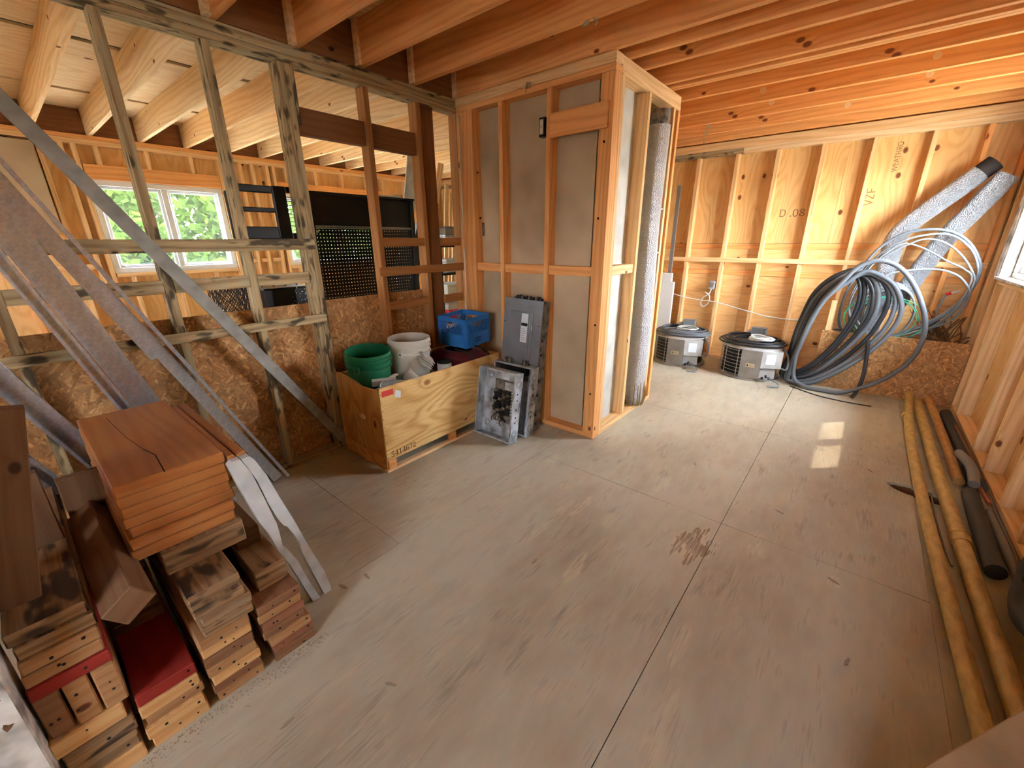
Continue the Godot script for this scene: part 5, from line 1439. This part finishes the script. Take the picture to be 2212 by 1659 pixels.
func duct(label: String, p: Array, r: float, collar: bool) -> void:
	var d := thing("foil_duct", label, "duct", p[0])
	var q := []
	for v in p:
		q.append(v - p[0])
	var st := begin()
	add_tube(st, smooth_path(q, 8), r, 28)
	put(d, "sleeve", st.commit(), M.foil)
	if collar:
		var a: Vector3 = q[q.size() - 1]
		var b: Vector3 = (a - q[q.size() - 2]).normalized()
		var s2 := begin()
		add_tube(s2, [a - b * 0.03, a + b * 0.10], r * 0.9, 24)
		put(d, "collar", s2.commit(), M.tar)

func build_ducts() -> void:
	duct("silver foil duct with an elbow, left of the pair over the box", [Vector3(0.155, 0.472, -5.44), Vector3(0.155, 0.9, -5.44), Vector3(0.157, 1.30, -5.44), Vector3(0.165, 1.45, -5.44), Vector3(0.24, 1.58, -5.44), Vector3(0.40, 1.76, -5.44), Vector3(0.58, 1.955, -5.45)], 0.078, true)
	duct("straight silver foil duct rising to the window corner", [Vector3(0.28, 0.80, -5.40), Vector3(0.40, 1.19, -5.40), Vector3(0.50, 1.46, -5.39), Vector3(0.62, 1.69, -5.38), Vector3(0.735, 1.92, -5.37)], 0.076, false)
	var c := thing("foil_riser", "crinkled silver foil duct standing in the closet side chase", "duct", Vector3(-1.39, 0.0395, -3.40))
	var pts := []
	for i in 60:
		var y := 2.2 * i / 59
		pts.append(Vector3(0.01 * sin(y * 3.0), y, -0.012 * sin(y * 1.7)))
	var st := begin()
	add_tube(st, pts, 0.082, 28)
	put(c, "sleeve", st.commit(), M.foil_bright)
	tube(c, "collar", [Vector3(0, 2.20, 0), Vector3(0.0, 2.30, 0.0)], 0.072, M.panel_dirty, 24)
	for k in 3:
		var y: float = [0.72, 1.30, 1.62][k]
		var ring := []
		for i in 20:
			ring.append(Vector3(cos(TAU * i / 20) * 0.085, y + 0.012 * sin(TAU * i / 20 + k), sin(TAU * i / 20) * 0.085))
		var s2 := begin()
		add_tube(s2, ring, 0.006, 6, true)
		put(c, "tape_seam", s2.commit(), M.foil_bright)
	var wl := begin()                                   # torn wool at its foot
	for k in 26:
		var a := rng.randf() * TAU
		var p := Vector3(cos(a) * 0.086, 0.004, sin(a) * 0.086)
		add_tube(wl, [p, p + Vector3(cos(a) * 0.02, 0.03 + rng.randf() * 0.06, sin(a) * 0.02), p + Vector3(cos(a) * 0.012, 0.1 + rng.randf() * 0.16, sin(a) * 0.012)], 0.009, 5, false, true, 0.002)
	put(c, "torn_wool", wl.commit(), M.wool)
	# the white panel and the glass strip behind the closet
	var w := thing("steel_sheet", "white metal panel standing against the back wall behind the closet", "panel", Vector3(-1.965, 0, -5.50))
	slab(w, "sheet", Vector3(-0.16, 0.0, -0.02), Vector3(0.12, 0.93, 0.02), M.vinyl, 1, 0.004)
	slab(w, "top_rail", Vector3(-0.14, 0.9305, -0.018), Vector3(0.085, 1.04, 0.018), M.vinyl, 1, 0.004)
	slab(w, "glass_strip", Vector3(0.02, 1.0405, -0.008), Vector3(0.065, 2.06, 0.008), M.conduit, 1, 0.002)

func build_pipes() -> void:
	# long yellow pipes by the right wall
	var set := [["long yellow plastic pipe lying nearest the open floor", [Vector3(0.555, 0.075, -5.11), Vector3(0.525, 0.032, -4.2), Vector3(0.53, 0.029, -2.9), Vector3(0.575, 0.029, -1.30)], 0.029, M.pipe_yellow, -4.55], ["long yellow plastic pipe lying nearest the pipe insulation", [Vector3(0.62, 0.026, -5.10), Vector3(0.625, 0.026, -3.6), Vector3(0.645, 0.026, -2.6), Vector3(0.675, 0.026, -1.30)], 0.033, M.pipe_yellow, -2.70], ["short orange pipe between the yellow pipes and the wall", [Vector3(0.69, 0.06, -5.10), Vector3(0.712, 0.035, -4.2), Vector3(0.718, 0.022, -3.45)], 0.027, M.pipe_orange, 0.0]]
	for s in set:
		var t := thing("plastic_pipe", s[0], "pipe", s[1][0], 0.0, "pipes along the right wall")
		var p := []
		for v in s[1]:
			p.append(v - s[1][0])
		tube(t, "tube", p, s[2], s[3], 16, false, 6)
		if s[4] < 0:
			var f: float = (s[4] - s[1][0].z)
			var at := Vector3(p[1].x if f < 1.2 else p[2].x, p[1].y if f < 1.2 else p[2].y, f)
			tube(t, "coupling", [at - Vector3(0, 0, 0.035), at + Vector3(0, 0, 0.035)], s[2] + 0.006, s[3], 16)
			tube(t, "coupling_lip", [at - Vector3(0, 0, 0.042), at - Vector3(0, 0, 0.034)], s[2] + 0.009, s[3], 16)
	var foam := [["grey foam pipe insulation along the wall foot, with a copper end", [Vector3(0.785, 0.031, -4.85), Vector3(0.795, 0.031, -4.1), Vector3(0.80, 0.031, -3.42)], 0.036, true], ["short grey foam tube lying behind the yellow pipes", [Vector3(0.745, 0.032, -3.30), Vector3(0.735, 0.033, -2.95), Vector3(0.73, 0.033, -2.5)], 0.038, false], ["bent grey plastic elbow next to the orange pipe", [Vector3(0.73, 0.10, -3.75), Vector3(0.755, 0.105, -3.6), Vector3(0.765, 0.095, -3.5), Vector3(0.755, 0.075, -3.34)], 0.026, false]]
	for s in foam:
		var t := thing("pipe_insulation", s[0], "pipe insulation", s[1][0], 0.0, "pipe insulation by the wall")
		var p := []
		for v in s[1]:
			p.append(v - s[1][0])
		tube(t, "sleeve", p, s[2], M.foam if s[2] > 0.03 else M.conduit, 14, false, 6)
		if s[3]:
			var e: Vector3 = p[p.size() - 1]
			tube(t, "copper_end", [e, e + Vector3(0.012, 0.0, 0.2)], 0.012, M.copper, 10)
	var rods := [[Vector3(0.841, 0.004, -4.7), Vector3(0.841, 0.004, -2.4), 0.008, M.conduit, "thin grey conduit at the foot of the right wall"], [Vector3(0.79, 0.078, -4.4), Vector3(0.80, 0.078, -3.44), 0.010, M.brown_grey, "thin dark rod beside the grey conduit"], [Vector3(0.805, 0.013, -3.15), Vector3(0.81, 0.013, -1.9), 0.019, M.conduit, "thick grey pipe leading to the black hose"], [Vector3(0.752, 0.005, -4.6), Vector3(0.757, 0.005, -3.42), 0.010, M.cable, "black rod under the pipe insulation"]]
	for s in rods:
		var t := thing("metal_rod", s[4], "rod", s[0], 0.0, "rods along the right wall")
		tube(t, "rod", [Vector3.ZERO, s[1] - s[0]], s[2], s[3], 10)
	var wr := thing("loose_wire", "thin grey wire looping between the two yellow pipes", "wire", Vector3(0.58, 0.005, -3.2))
	tube(wr, "wire", [Vector3(0.0, 0, 0), Vector3(-0.003, 0, 0.25), Vector3(0.002, 0, 0.5), Vector3(0.018, 0, 0.72)], 0.005, M.conduit, 6, false, 5)
	var hs := thing("hose_coil", "thick black insulated hose coiled against the right wall", "hose", Vector3(0.775, 0, -2.05))
	for k in 3:
		var p := []
		for i in 26:
			var a := TAU * i / 26
			p.append(Vector3(cos(a) * 0.06 + 0.012 * k, 0.268 - 0.035 * k + sin(a) * (0.22 - 0.035 * k), -cos(a + 0.5) * (0.34 - 0.05 * k) + sin(a) * 0.1))
		for i in p.size():
			p[i].x = clampf(p[i].x, -0.025, 0.03)
		var st := begin()
		add_tube(st, smooth_path(p, 2, true), [0.042, 0.034, 0.03][k], 12, true)
		put(hs, "loop", st.commit(), M.foam if k != 1 else M.cable)
	tube(hs, "copper_core", [Vector3(0.0, 0.30, -0.2), Vector3(0.02, 0.26, 0.0), Vector3(0.01, 0.12, 0.16)], 0.008, M.copper, 8, false, 4)
	# the pale box whose corner shows at the lower right
	var b := thing("fibreboard_box", "pale fibreboard box standing at the right end of the yellow pipes", "box", Vector3(0.484, 0, -0.778), 1.007)
	slab(b, "side_panel", Vector3(-0.197, 0.0, 0.182), Vector3(0.197, 0.582, 0.2), M.fibreboard)
	slab(b, "side_panel", Vector3(-0.197, 0.0, -0.2), Vector3(0.197, 0.582, -0.182), M.fibreboard)
	slab(b, "side_panel", Vector3(-0.215, 0.0, -0.2), Vector3(-0.1975, 0.582, 0.2), M.fibreboard)
	slab(b, "side_panel", Vector3(0.1975, 0.0, -0.2), Vector3(0.215, 0.582, 0.2), M.fibreboard)
	slab(b, "top_panel", Vector3(-0.217, 0.5825, -0.202), Vector3(0.217, 0.6, 0.202), M.fibreboard)

# ---------------------------------------------------------------- the second room
func build_second_room() -> void:
	# workbench back of black steel, with a punched lower panel
	var b := thing("tool_bench", "black steel workbench with pegboard back standing behind the partition", "workbench", Vector3(-3.32, 0, -2.085))
	var hw := 0.49
	for z in [-hw, hw - 0.04]:
		slab(b, "upright", Vector3(-0.03, 0.0, z), Vector3(0.03, 1.79, z + 0.04), M.black_steel)
	slab(b, "upper_panel", Vector3(-0.008, 1.565, -hw + 0.04), Vector3(0.008, 1.79, hw - 0.04), M.black_steel, -1, 0.002)
	slab(b, "top_cap", Vector3(-0.05, 1.7905, -hw), Vector3(0.05, 1.805, hw), M.black_steel)
	slab(b, "middle_rail", Vector3(0.0085, 1.545, -hw + 0.001), Vector3(0.02, 1.564, hw - 0.041), M.conduit, -1, 0.002)
	slab(b, "bench_top", Vector3(-0.62, 0.86, -hw), Vector3(-0.031, 0.90, hw), M.black_steel)
	for z in [-hw, hw - 0.04]:
		slab(b, "leg", Vector3(-0.62, 0.0, z), Vector3(-0.58, 0.8595, z + 0.04), M.black_steel)
	var peg := begin()
	var nx := 34
	var ny := 20
	var y0 := 1.0
	var dz := (2 * hw - 0.08) / nx
	var dy := (1.545 - y0) / ny
	for i in nx:
		for j in ny:
			var c := Vector3(0.004, y0 + (j + 0.5) * dy, -hw + 0.04 + (i + 0.5) * dz)
			for k in 4:
				var s0: Array = [[-1, -1], [1, -1], [1, 1], [-1, 1]][k]
				var s1: Array = [[-1, -1], [1, -1], [1, 1], [-1, 1]][(k + 1) % 4]
				var p0 := c + Vector3(0, s0[1] * dy / 2, s0[0] * dz / 2)
				var p1 := c + Vector3(0, s1[1] * dy / 2, s1[0] * dz / 2)
				var e0 := c + Vector3(0, s0[1] * 0.0032, s0[0] * 0.0032)
				var e1 := c + Vector3(0, s1[1] * 0.0032, s1[0] * 0.0032)
				quad(peg, p0, p1, e1, e0, Vector3(1, 0, 0), Vector2.ZERO, Vector2.ZERO, Vector2.ZERO, Vector2.ZERO)
	put(b, "pegboard", peg.commit(), M.black_steel)
	tube(b, "knob", [Vector3(0.004, 1.525, hw - 0.055), Vector3(0.02, 1.525, hw - 0.055)], 0.011, M.panel_steel, 12)
	# the black plastic frame sitting on the rail
	var f := thing("louvred_grille", "black plastic grille frame with a louvred end, propped behind the partition", "frame", Vector3(-2.822, 1.4655, -1.16))
	slab(f, "left_post", Vector3(-0.02, 0.0, 0.20), Vector3(0.012, 0.255, 0.245), M.black_plastic, -1, 0.006)
	slab(f, "top_bar", Vector3(-0.015, 0.256, -0.007), Vector3(0.01, 0.296, 0.222), M.black_plastic, -1, 0.006)
	slab(f, "middle_bar", Vector3(-0.015, 0.150, -0.007), Vector3(0.01, 0.176, 0.199), M.black_plastic, -1, 0.004)
	slab(f, "bottom_bar", Vector3(-0.02, 0.0, -0.007), Vector3(0.012, 0.07, 0.199), M.black_plastic, -1, 0.005)
	slab(f, "end_panel", Vector3(-0.015, 0.0, -0.085), Vector3(0.01, 0.30, -0.008), M.black_plastic, -1, 0.005)
	slab(f, "end_panel", Vector3(-0.015, 0.0, -0.165), Vector3(0.01, 0.30, -0.14), M.black_plastic, -1, 0.005)
	slab(f, "end_panel", Vector3(-0.015, 0.0, -0.1395), Vector3(0.01, 0.035, -0.0855), M.black_plastic, -1, 0.004)
	slab(f, "end_panel", Vector3(-0.015, 0.265, -0.1395), Vector3(0.01, 0.30, -0.0855), M.black_plastic, -1, 0.004)
	for i in 9:
		slab(f, "louvre", Vector3(-0.008, 0.052 + i * 0.0235, -0.139), Vector3(0.004, 0.0555 + i * 0.0235, -0.086), M.black_plastic, -1, 0.0)
	# roll of wire netting and a black bin
	var r := thing("netting_roll", "upright roll of rusty wire netting behind the partition", "wire netting", Vector3(-3.05, 0, -0.90))
	var st := begin()
	for layer in 3:
		var rr := 0.075 + layer * 0.018
		for k in 14:
			for j in 18:
				var a := TAU * k / 14 + layer * 0.2
				var da := TAU / 28
				var y := 0.14 + j * 0.06
				if y > 1.2:
					continue
				var p := Vector3(cos(a) * rr, y, sin(a) * rr)
				for s in [-1.0, 1.0]:
					add_tube(st, [p, Vector3(cos(a + s * da) * rr, y + 0.03, sin(a + s * da) * rr), Vector3(cos(a) * rr, y + 0.06, sin(a) * rr)], 0.0022, 4, false, false)
	var foot := begin()
	add_lathe(foot, [Vector2(0.0, 0.0), Vector2(0.11, 0.0), Vector2(0.11, 0.14), Vector2(0.0, 0.14)], 20)
	put(r, "netting", st.commit(), M.black_steel)
	put(r, "core", foot.commit(), M.brown)
	var k2 := thing("black_bin", "tall black plastic bin flecked with white, behind the partition", "bin", Vector3(-3.05, 0, -1.20))
	slab(k2, "body", Vector3(-0.14, 0.0, -0.155), Vector3(0.14, 1.165, 0.155), M.black_plastic, -1, 0.01)
	for i in 40:
		var y := 1.04 + rng.randf() * 0.12
		var z := -0.15 + 0.16 * rng.randf() * rng.randf()
		slab(k2, "paint_fleck", Vector3(0.1401, y, z), Vector3(0.1408, y + 0.003 + 0.004 * rng.randf(), z + 0.003 + 0.004 * rng.randf()), M.white_plastic, -1, 0.0)
	var zz := thing("coat_hangers", "bent dark wire hangers lying on the black bin", "wire", Vector3(-3.05, 1.166, -1.2))
	for i in 4:
		var z := 0.13 - i * 0.075
		tube(zz, "hanger", [Vector3(0.05, 0.004, z), Vector3(0.05, 0.05 + 0.015 * (i % 2), z - 0.035), Vector3(0.05, 0.004, z - 0.075)], 0.004, M.black_steel, 6)
	# boards leaning behind the bench
	var lean := [[Vector3(-4.35, 0.0, -2.92), Vector3(-3.95, 2.3, -3.14), 0.15, M.board_white, "wide grey white board leaning behind the black workbench"], [Vector3(-4.36, 0.0, -3.09), Vector3(-3.95, 2.3, -3.34), 0.12, M.black_plastic, "black board leaning behind the black workbench"], [Vector3(-4.36, 0.0, -3.25), Vector3(-3.95, 2.28, -3.52), 0.08, M.pale, "pale wooden board leaning behind the black workbench"], [Vector3(-4.20, 0.0, -3.62), Vector3(-4.10, 2.1, -3.72), 0.04, M.pale, "thin pale stick upright in the far corner of the second room"], [Vector3(-4.22, 0.0, -3.70), Vector3(-4.10, 2.0, -3.79), 0.03, M.fresh, "thin orange stick upright next to the pale stick"], [Vector3(-4.25, 0.0, -3.78), Vector3(-4.10, 2.1, -3.87), 0.04, M.pale, "thin pale stick leaning beside the orange one"]]
	for s in lean:
		var t := thing("leaning_board", s[4], "board", s[0], 0.0, "boards leaning in the second room")
		beam(t, "timber", Vector3.ZERO, s[1] - s[0], s[2], 0.018, Vector3(1, 0, 0), s[3])
	for s in [[-3.62, 1.807, -2.33, 0.10, 0.012, 0.20, M.paper, "torn brown card lying on top of the workbench"], [-3.30, 1.806, -2.42, 0.06, 0.03, 0.09, M.fresh, "wood offcut lying at the far end of the workbench top"]]:
		var t := thing("scrap_piece", s[7], "scrap", Vector3(-3.32, s[1], s[2]))
		slab(t, "piece", Vector3(-s[3] / 2, 0, -s[5] / 2), Vector3(s[3] / 2, s[4], s[5] / 2), s[6])
	# shelf glimpsed through the last gap
	var sh := thing("storage_shelf", "metal shelf unit glimpsed through the narrow gap by the closet", "shelf", Vector3(-3.8, 0, -3.5))
	for y in [0.55, 0.84, 1.10, 1.40]:
		slab(sh, "shelf_board", Vector3(-0.18, y - 0.02, -0.35), Vector3(0.18, y, 0.35), M.black_steel)
	for x in [-0.18, 0.16]:
		for z in [-0.35, 0.33]:
			slab(sh, "post", Vector3(x, 0.0, z), Vector3(x + 0.02, 1.42, z + 0.02), M.black_steel)
	var it := [[1.4005, 0.11, 0.30, 0.14, M.panel_steel, "grey metal box on the top of the shelf unit", "metal_box"], [1.511, 0.09, 0.26, 0.12, M.conduit, "dark grey case stacked on the metal box on the shelf", "tool_case"], [1.1005, 0.15, 0.26, 0.11, M.paper, "white folders on the second shelf of the unit", "folder_pile"], [0.8405, 0.13, 0.30, 0.13, M.paper, "pile of white paper on the third shelf", "paper_pile"], [0.5505, 0.12, 0.28, 0.13, M.red_plastic, "red plastic basket on the lowest shelf", "red_basket"], [0.671, 0.08, 0.26, 0.11, M.white_plastic, "white tray standing in the red basket", "white_tray"]]
	for s in it:
		var t := thing(s[6], s[5], s[6].replace("_", " "), Vector3(-3.8, s[0], -3.42), 0.0)
		slab(t, "body", Vector3(-s[3], 0.0, -s[2] / 2), Vector3(s[3], s[1] * 0.82, s[2] / 2), s[4], -1, 0.006)
		slab(t, "upper_edge", Vector3(-s[3] - 0.006, s[1] * 0.82 + 0.0003, -s[2] / 2 - 0.006), Vector3(s[3] + 0.006, s[1], s[2] / 2 + 0.006), s[4], -1, 0.004)
	# pale sheet standing against the far wall, left of the window
	var ps := thing("gypsum_sheet", "tan gypsum sheet fixed to the far wall beside the window", "sheet", Vector3(XW + 0.014, 1.55, -0.06))
	slab(ps, "sheet", Vector3(-0.012, 0.0, -0.47), Vector3(0.012, 0.82, 0.8), M.drywall, 1, 0.001)

func build_small_things() -> void:
	# fittings left on the closet wall
	var s := thing("wall_switch", "white light switch in a metal box on the closet wall", "switch", Vector3(-1.872, 2.13, -2.585))
	slab(s, "box", Vector3(-0.024, -0.02, -0.05), Vector3(0.024, 0.095, -0.002), M.black_steel, -1, 0.002)
	slab(s, "plate", Vector3(-0.014, -0.006, -0.0019), Vector3(0.014, 0.082, 0.004), M.white_plastic, -1, 0.004)
	slab(s, "toggle", Vector3(-0.004, 0.03, 0.0041), Vector3(0.004, 0.046, 0.012), M.white_plastic, -1, 0.001)
	var o := thing("wall_plate", "grey square steel outlet plate on the closet drywall", "outlet", Vector3(-2.553, 1.53, -2.6775))
	slab(o, "plate", Vector3(-0.045, -0.045, -0.001), Vector3(0.045, 0.06, 0.006), M.panel_dirty, -1, 0.002)
	for p in [[-0.02, 0.0], [0.014, 0.0], [-0.02, 0.032], [0.014, 0.032]]:
		slab(o, "slot", Vector3(p[0], p[1], 0.0061), Vector3(p[0] + 0.008, p[1] + 0.014, 0.0066), M.ink, -1, 0.0)
	var cd := thing("white_flex", "white flex running down the inner corner of the closet", "cable", Vector3(-2.662, 2.36, -2.582))
	var fl := []
	for i in 24:
		fl.append(Vector3(0.003 * sin(i * 0.9), -i * 0.075, 0.002 * sin(i * 1.7)))
	tube(cd, "flex", fl, 0.006, M.white_plastic, 7)
	# shreds hanging from the joists
	for q in [[Vector3(-1.42, 2.479, -4.69), 0.16, "frayed string hanging from a joist behind the closet"], [Vector3(-1.30, 2.479, -2.20), 0.03, "tuft of shredded fibre stuck under the joist before the closet"], [Vector3(-1.97, 2.44, -2.583), 0.06, "pale splinters curling off the closet top plate"]]:
		var t := thing("frayed_string", q[2], "string", q[0])
		for k in 5:
			var d := Vector3(rng.randf_range(-0.05, 0.05), 0, rng.randf_range(0.0, 0.02))
			tube(t, "fibre", [Vector3(d.x * 0.4, 0.0, d.z), Vector3(d.x, -q[1] * 0.4, d.z * 0.6), Vector3(d.x * 0.7, -q[1] * (1.0 if k == 0 else 0.55), d.z)], 0.0035, M.web, 5, false, 3)
	# chips and crumbs on the floor
	var chips := [Vector3(-0.967, 0, -0.50), Vector3(0.243, 0, -1.597), Vector3(-1.12, 0, -0.22), Vector3(0.178, 0, -2.029), Vector3(0.30, 0, -3.33), Vector3(-0.62, 0, -2.7), Vector3(-1.47, 0, -0.72), Vector3(-1.50, 0, -0.62), Vector3(-0.93, 0, -1.28), Vector3(-0.55, 0, -0.35), Vector3(-0.09, 0, -2.45), Vector3(-1.05, 0, -0.05)]
	for i in chips.size():
		var t := thing("wood_chip", "small pale wood chip lying on the plywood floor", "chip", chips[i], rng.randf() * TAU, "wood chips on the floor")
		var st := begin()
		add_prism(st, PackedVector2Array([Vector2(-0.022, -0.004), Vector2(0.004, -0.007), Vector2(0.026, 0.0), Vector2(0.008, 0.006), Vector2(-0.018, 0.003)]), 0.003, Transform3D(Basis(Vector3.RIGHT, -PI / 2), Vector3(0, 0.0018, 0)))
		put(t, "splinter", st.commit(), M.crumb)
	var saw := begin()
	for i in 420:
		var z := rng.randf_range(-0.46, 0.1)
		var x := -1.35 + absf(rng.randfn(0.0, 0.022))
		var y := 0.0005
		var q := rng.randf_range(0.001, 0.0035)
		add_box(saw, Vector3(x, y, z), Vector3(x + q, y + q * 0.6, z + q * rng.randf_range(0.6, 1.6)))
	var sd := put(self, "sawdust", saw.commit(), M.crumb)
	tag(sd, "line of sawdust crumbs along the foot of the lumber pile", "sawdust")
	sd.set_meta("kind", "stuff")

# ---------------------------------------------------------------- outside
func build_outside() -> void:
	var g := setting("ground")
	slab(g, "soil", Vector3(-70, -0.75, -70), Vector3(60, -0.35, 60), M.soil, -1, 0.0)
	var leafy := ["round leafy tree outside the far window, dark green", "tall slim tree outside the far window, dark needles", "bright green bush outside the far window sill", "pale green tree beyond the second window", "large leafy tree standing furthest from the far window", "young bright tree at the edge of the far window", "broad green tree behind the young bright one", "dense dark tree beyond the second window", "leafy bush under the second window"]
	var spots := [[-13.0, 0.2, 4.6, 1.5, 0], [-15.0, -0.6, 8.2, 1.0, 2], [-10.6, -1.7, 2.1, 1.3, 1], [-12.5, -5.4, 4.6, 1.8, 1], [-17.0, -3.2, 5.0, 2.4, 0], [-11.8, -2.6, 3.6, 1.3, 1], [-14.0, -1.4, 3.9, 1.9, 1], [-15.5, -8.0, 6.5, 2.2, 2], [-10.8, -7.0, 2.6, 1.6, 0]]
	for i in spots.size():
		var s: Array = spots[i]
		var t := thing("tree", leafy[i], "tree", Vector3(s[0], -0.36, s[1]), 0.0, "trees outside the far wall")
		tube(t, "trunk", [Vector3.ZERO, Vector3(0.05, s[2] * 0.45, 0.03), Vector3(0.0, s[2] * 0.85, 0.0)], 0.11, M.bark, 8, false, 3)
		var st := begin()
		for k in 4200:
			var d := Vector3(rng.randfn(), rng.randfn(), rng.randfn()).normalized()
			var y := d.y * 0.5 + 0.5
			var fat: float = s[3] * (0.45 + 0.55 * pow(rng.randf(), 0.4)) * (1.0 if s[4] != 2 else 1.15 - y)
			var c := Vector3(d.x * fat, s[2] * (0.12 + 0.88 * y), d.z * fat)
			c += Vector3(rng.randfn(), rng.randfn(), rng.randfn()) * 0.09
			var a := Vector3(rng.randfn(), rng.randfn(), rng.randfn()).normalized() * rng.randf_range(0.05, 0.13)
			var b := a.cross(Vector3(rng.randfn(), rng.randfn(), rng.randfn())).normalized() * rng.randf_range(0.035, 0.085)
			var n := a.cross(b).normalized()
			quad(st, c - a, c + b, c + a, c - b, n, Vector2.ZERO, Vector2.ZERO, Vector2.ZERO, Vector2.ZERO)
		put(t, "crown", st.commit(), M["leaf%d" % s[4]])

func _ready() -> void:
	rng.seed = 20240611
	# ---- camera, sky, sun, exposure
	var cam := Camera3D.new()
	cam.name = "camera"
	cam.position = Vector3(0, 1.45, 0)
	cam.rotation = Vector3(-0.33599, 0.692817, -0.006655)
	cam.fov = 85.985
	cam.near = 0.03
	cam.far = 300.0
	add_child(cam)
	cam.current = true
	var env := Environment.new()
	var sky := Sky.new()
	var sm := ProceduralSkyMaterial.new()
	sm.sky_top_color = Color(0.84, 0.90, 0.97)
	sm.sky_horizon_color = Color(0.95, 0.96, 0.97)
	sm.ground_bottom_color = Color(0.35, 0.36, 0.30)
	sm.ground_horizon_color = Color(0.62, 0.64, 0.58)
	sm.sun_angle_max = 1.0
	sm.sky_energy_multiplier = 1.0
	sky.sky_material = sm
	env.background_mode = Environment.BG_SKY
	env.sky = sky
	env.background_energy_multiplier = 1.0
	env.tonemap_mode = Environment.TONE_MAPPER_LINEAR
	env.tonemap_exposure = 104.0
	env.sdfgi_enabled = true
	env.ssao_enabled = true
	env.ssil_enabled = true
	var we := WorldEnvironment.new()
	we.name = "environment"
	we.environment = env
	add_child(we)
	var sun := DirectionalLight3D.new()
	sun.name = "sun"
	add_child(sun)
	sun.look_at_from_position(Vector3.ZERO, Vector3(-0.69, -1.15, 0.69))
	sun.light_color = Color(1.0, 0.95, 0.86)
	sun.light_energy = 0.013
	sun.light_angular_distance = 0.6
	sun.shadow_enabled = true
	# ---- matter, setting, things
	make_materials()
	build_setting()
	build_pile()
	build_white_legs()
	build_steel()
	build_crate()
	build_panels()
	build_condensers()
	build_cables()
	build_ducts()
	build_pipes()
	build_second_room()
	build_small_things()
	build_outside()
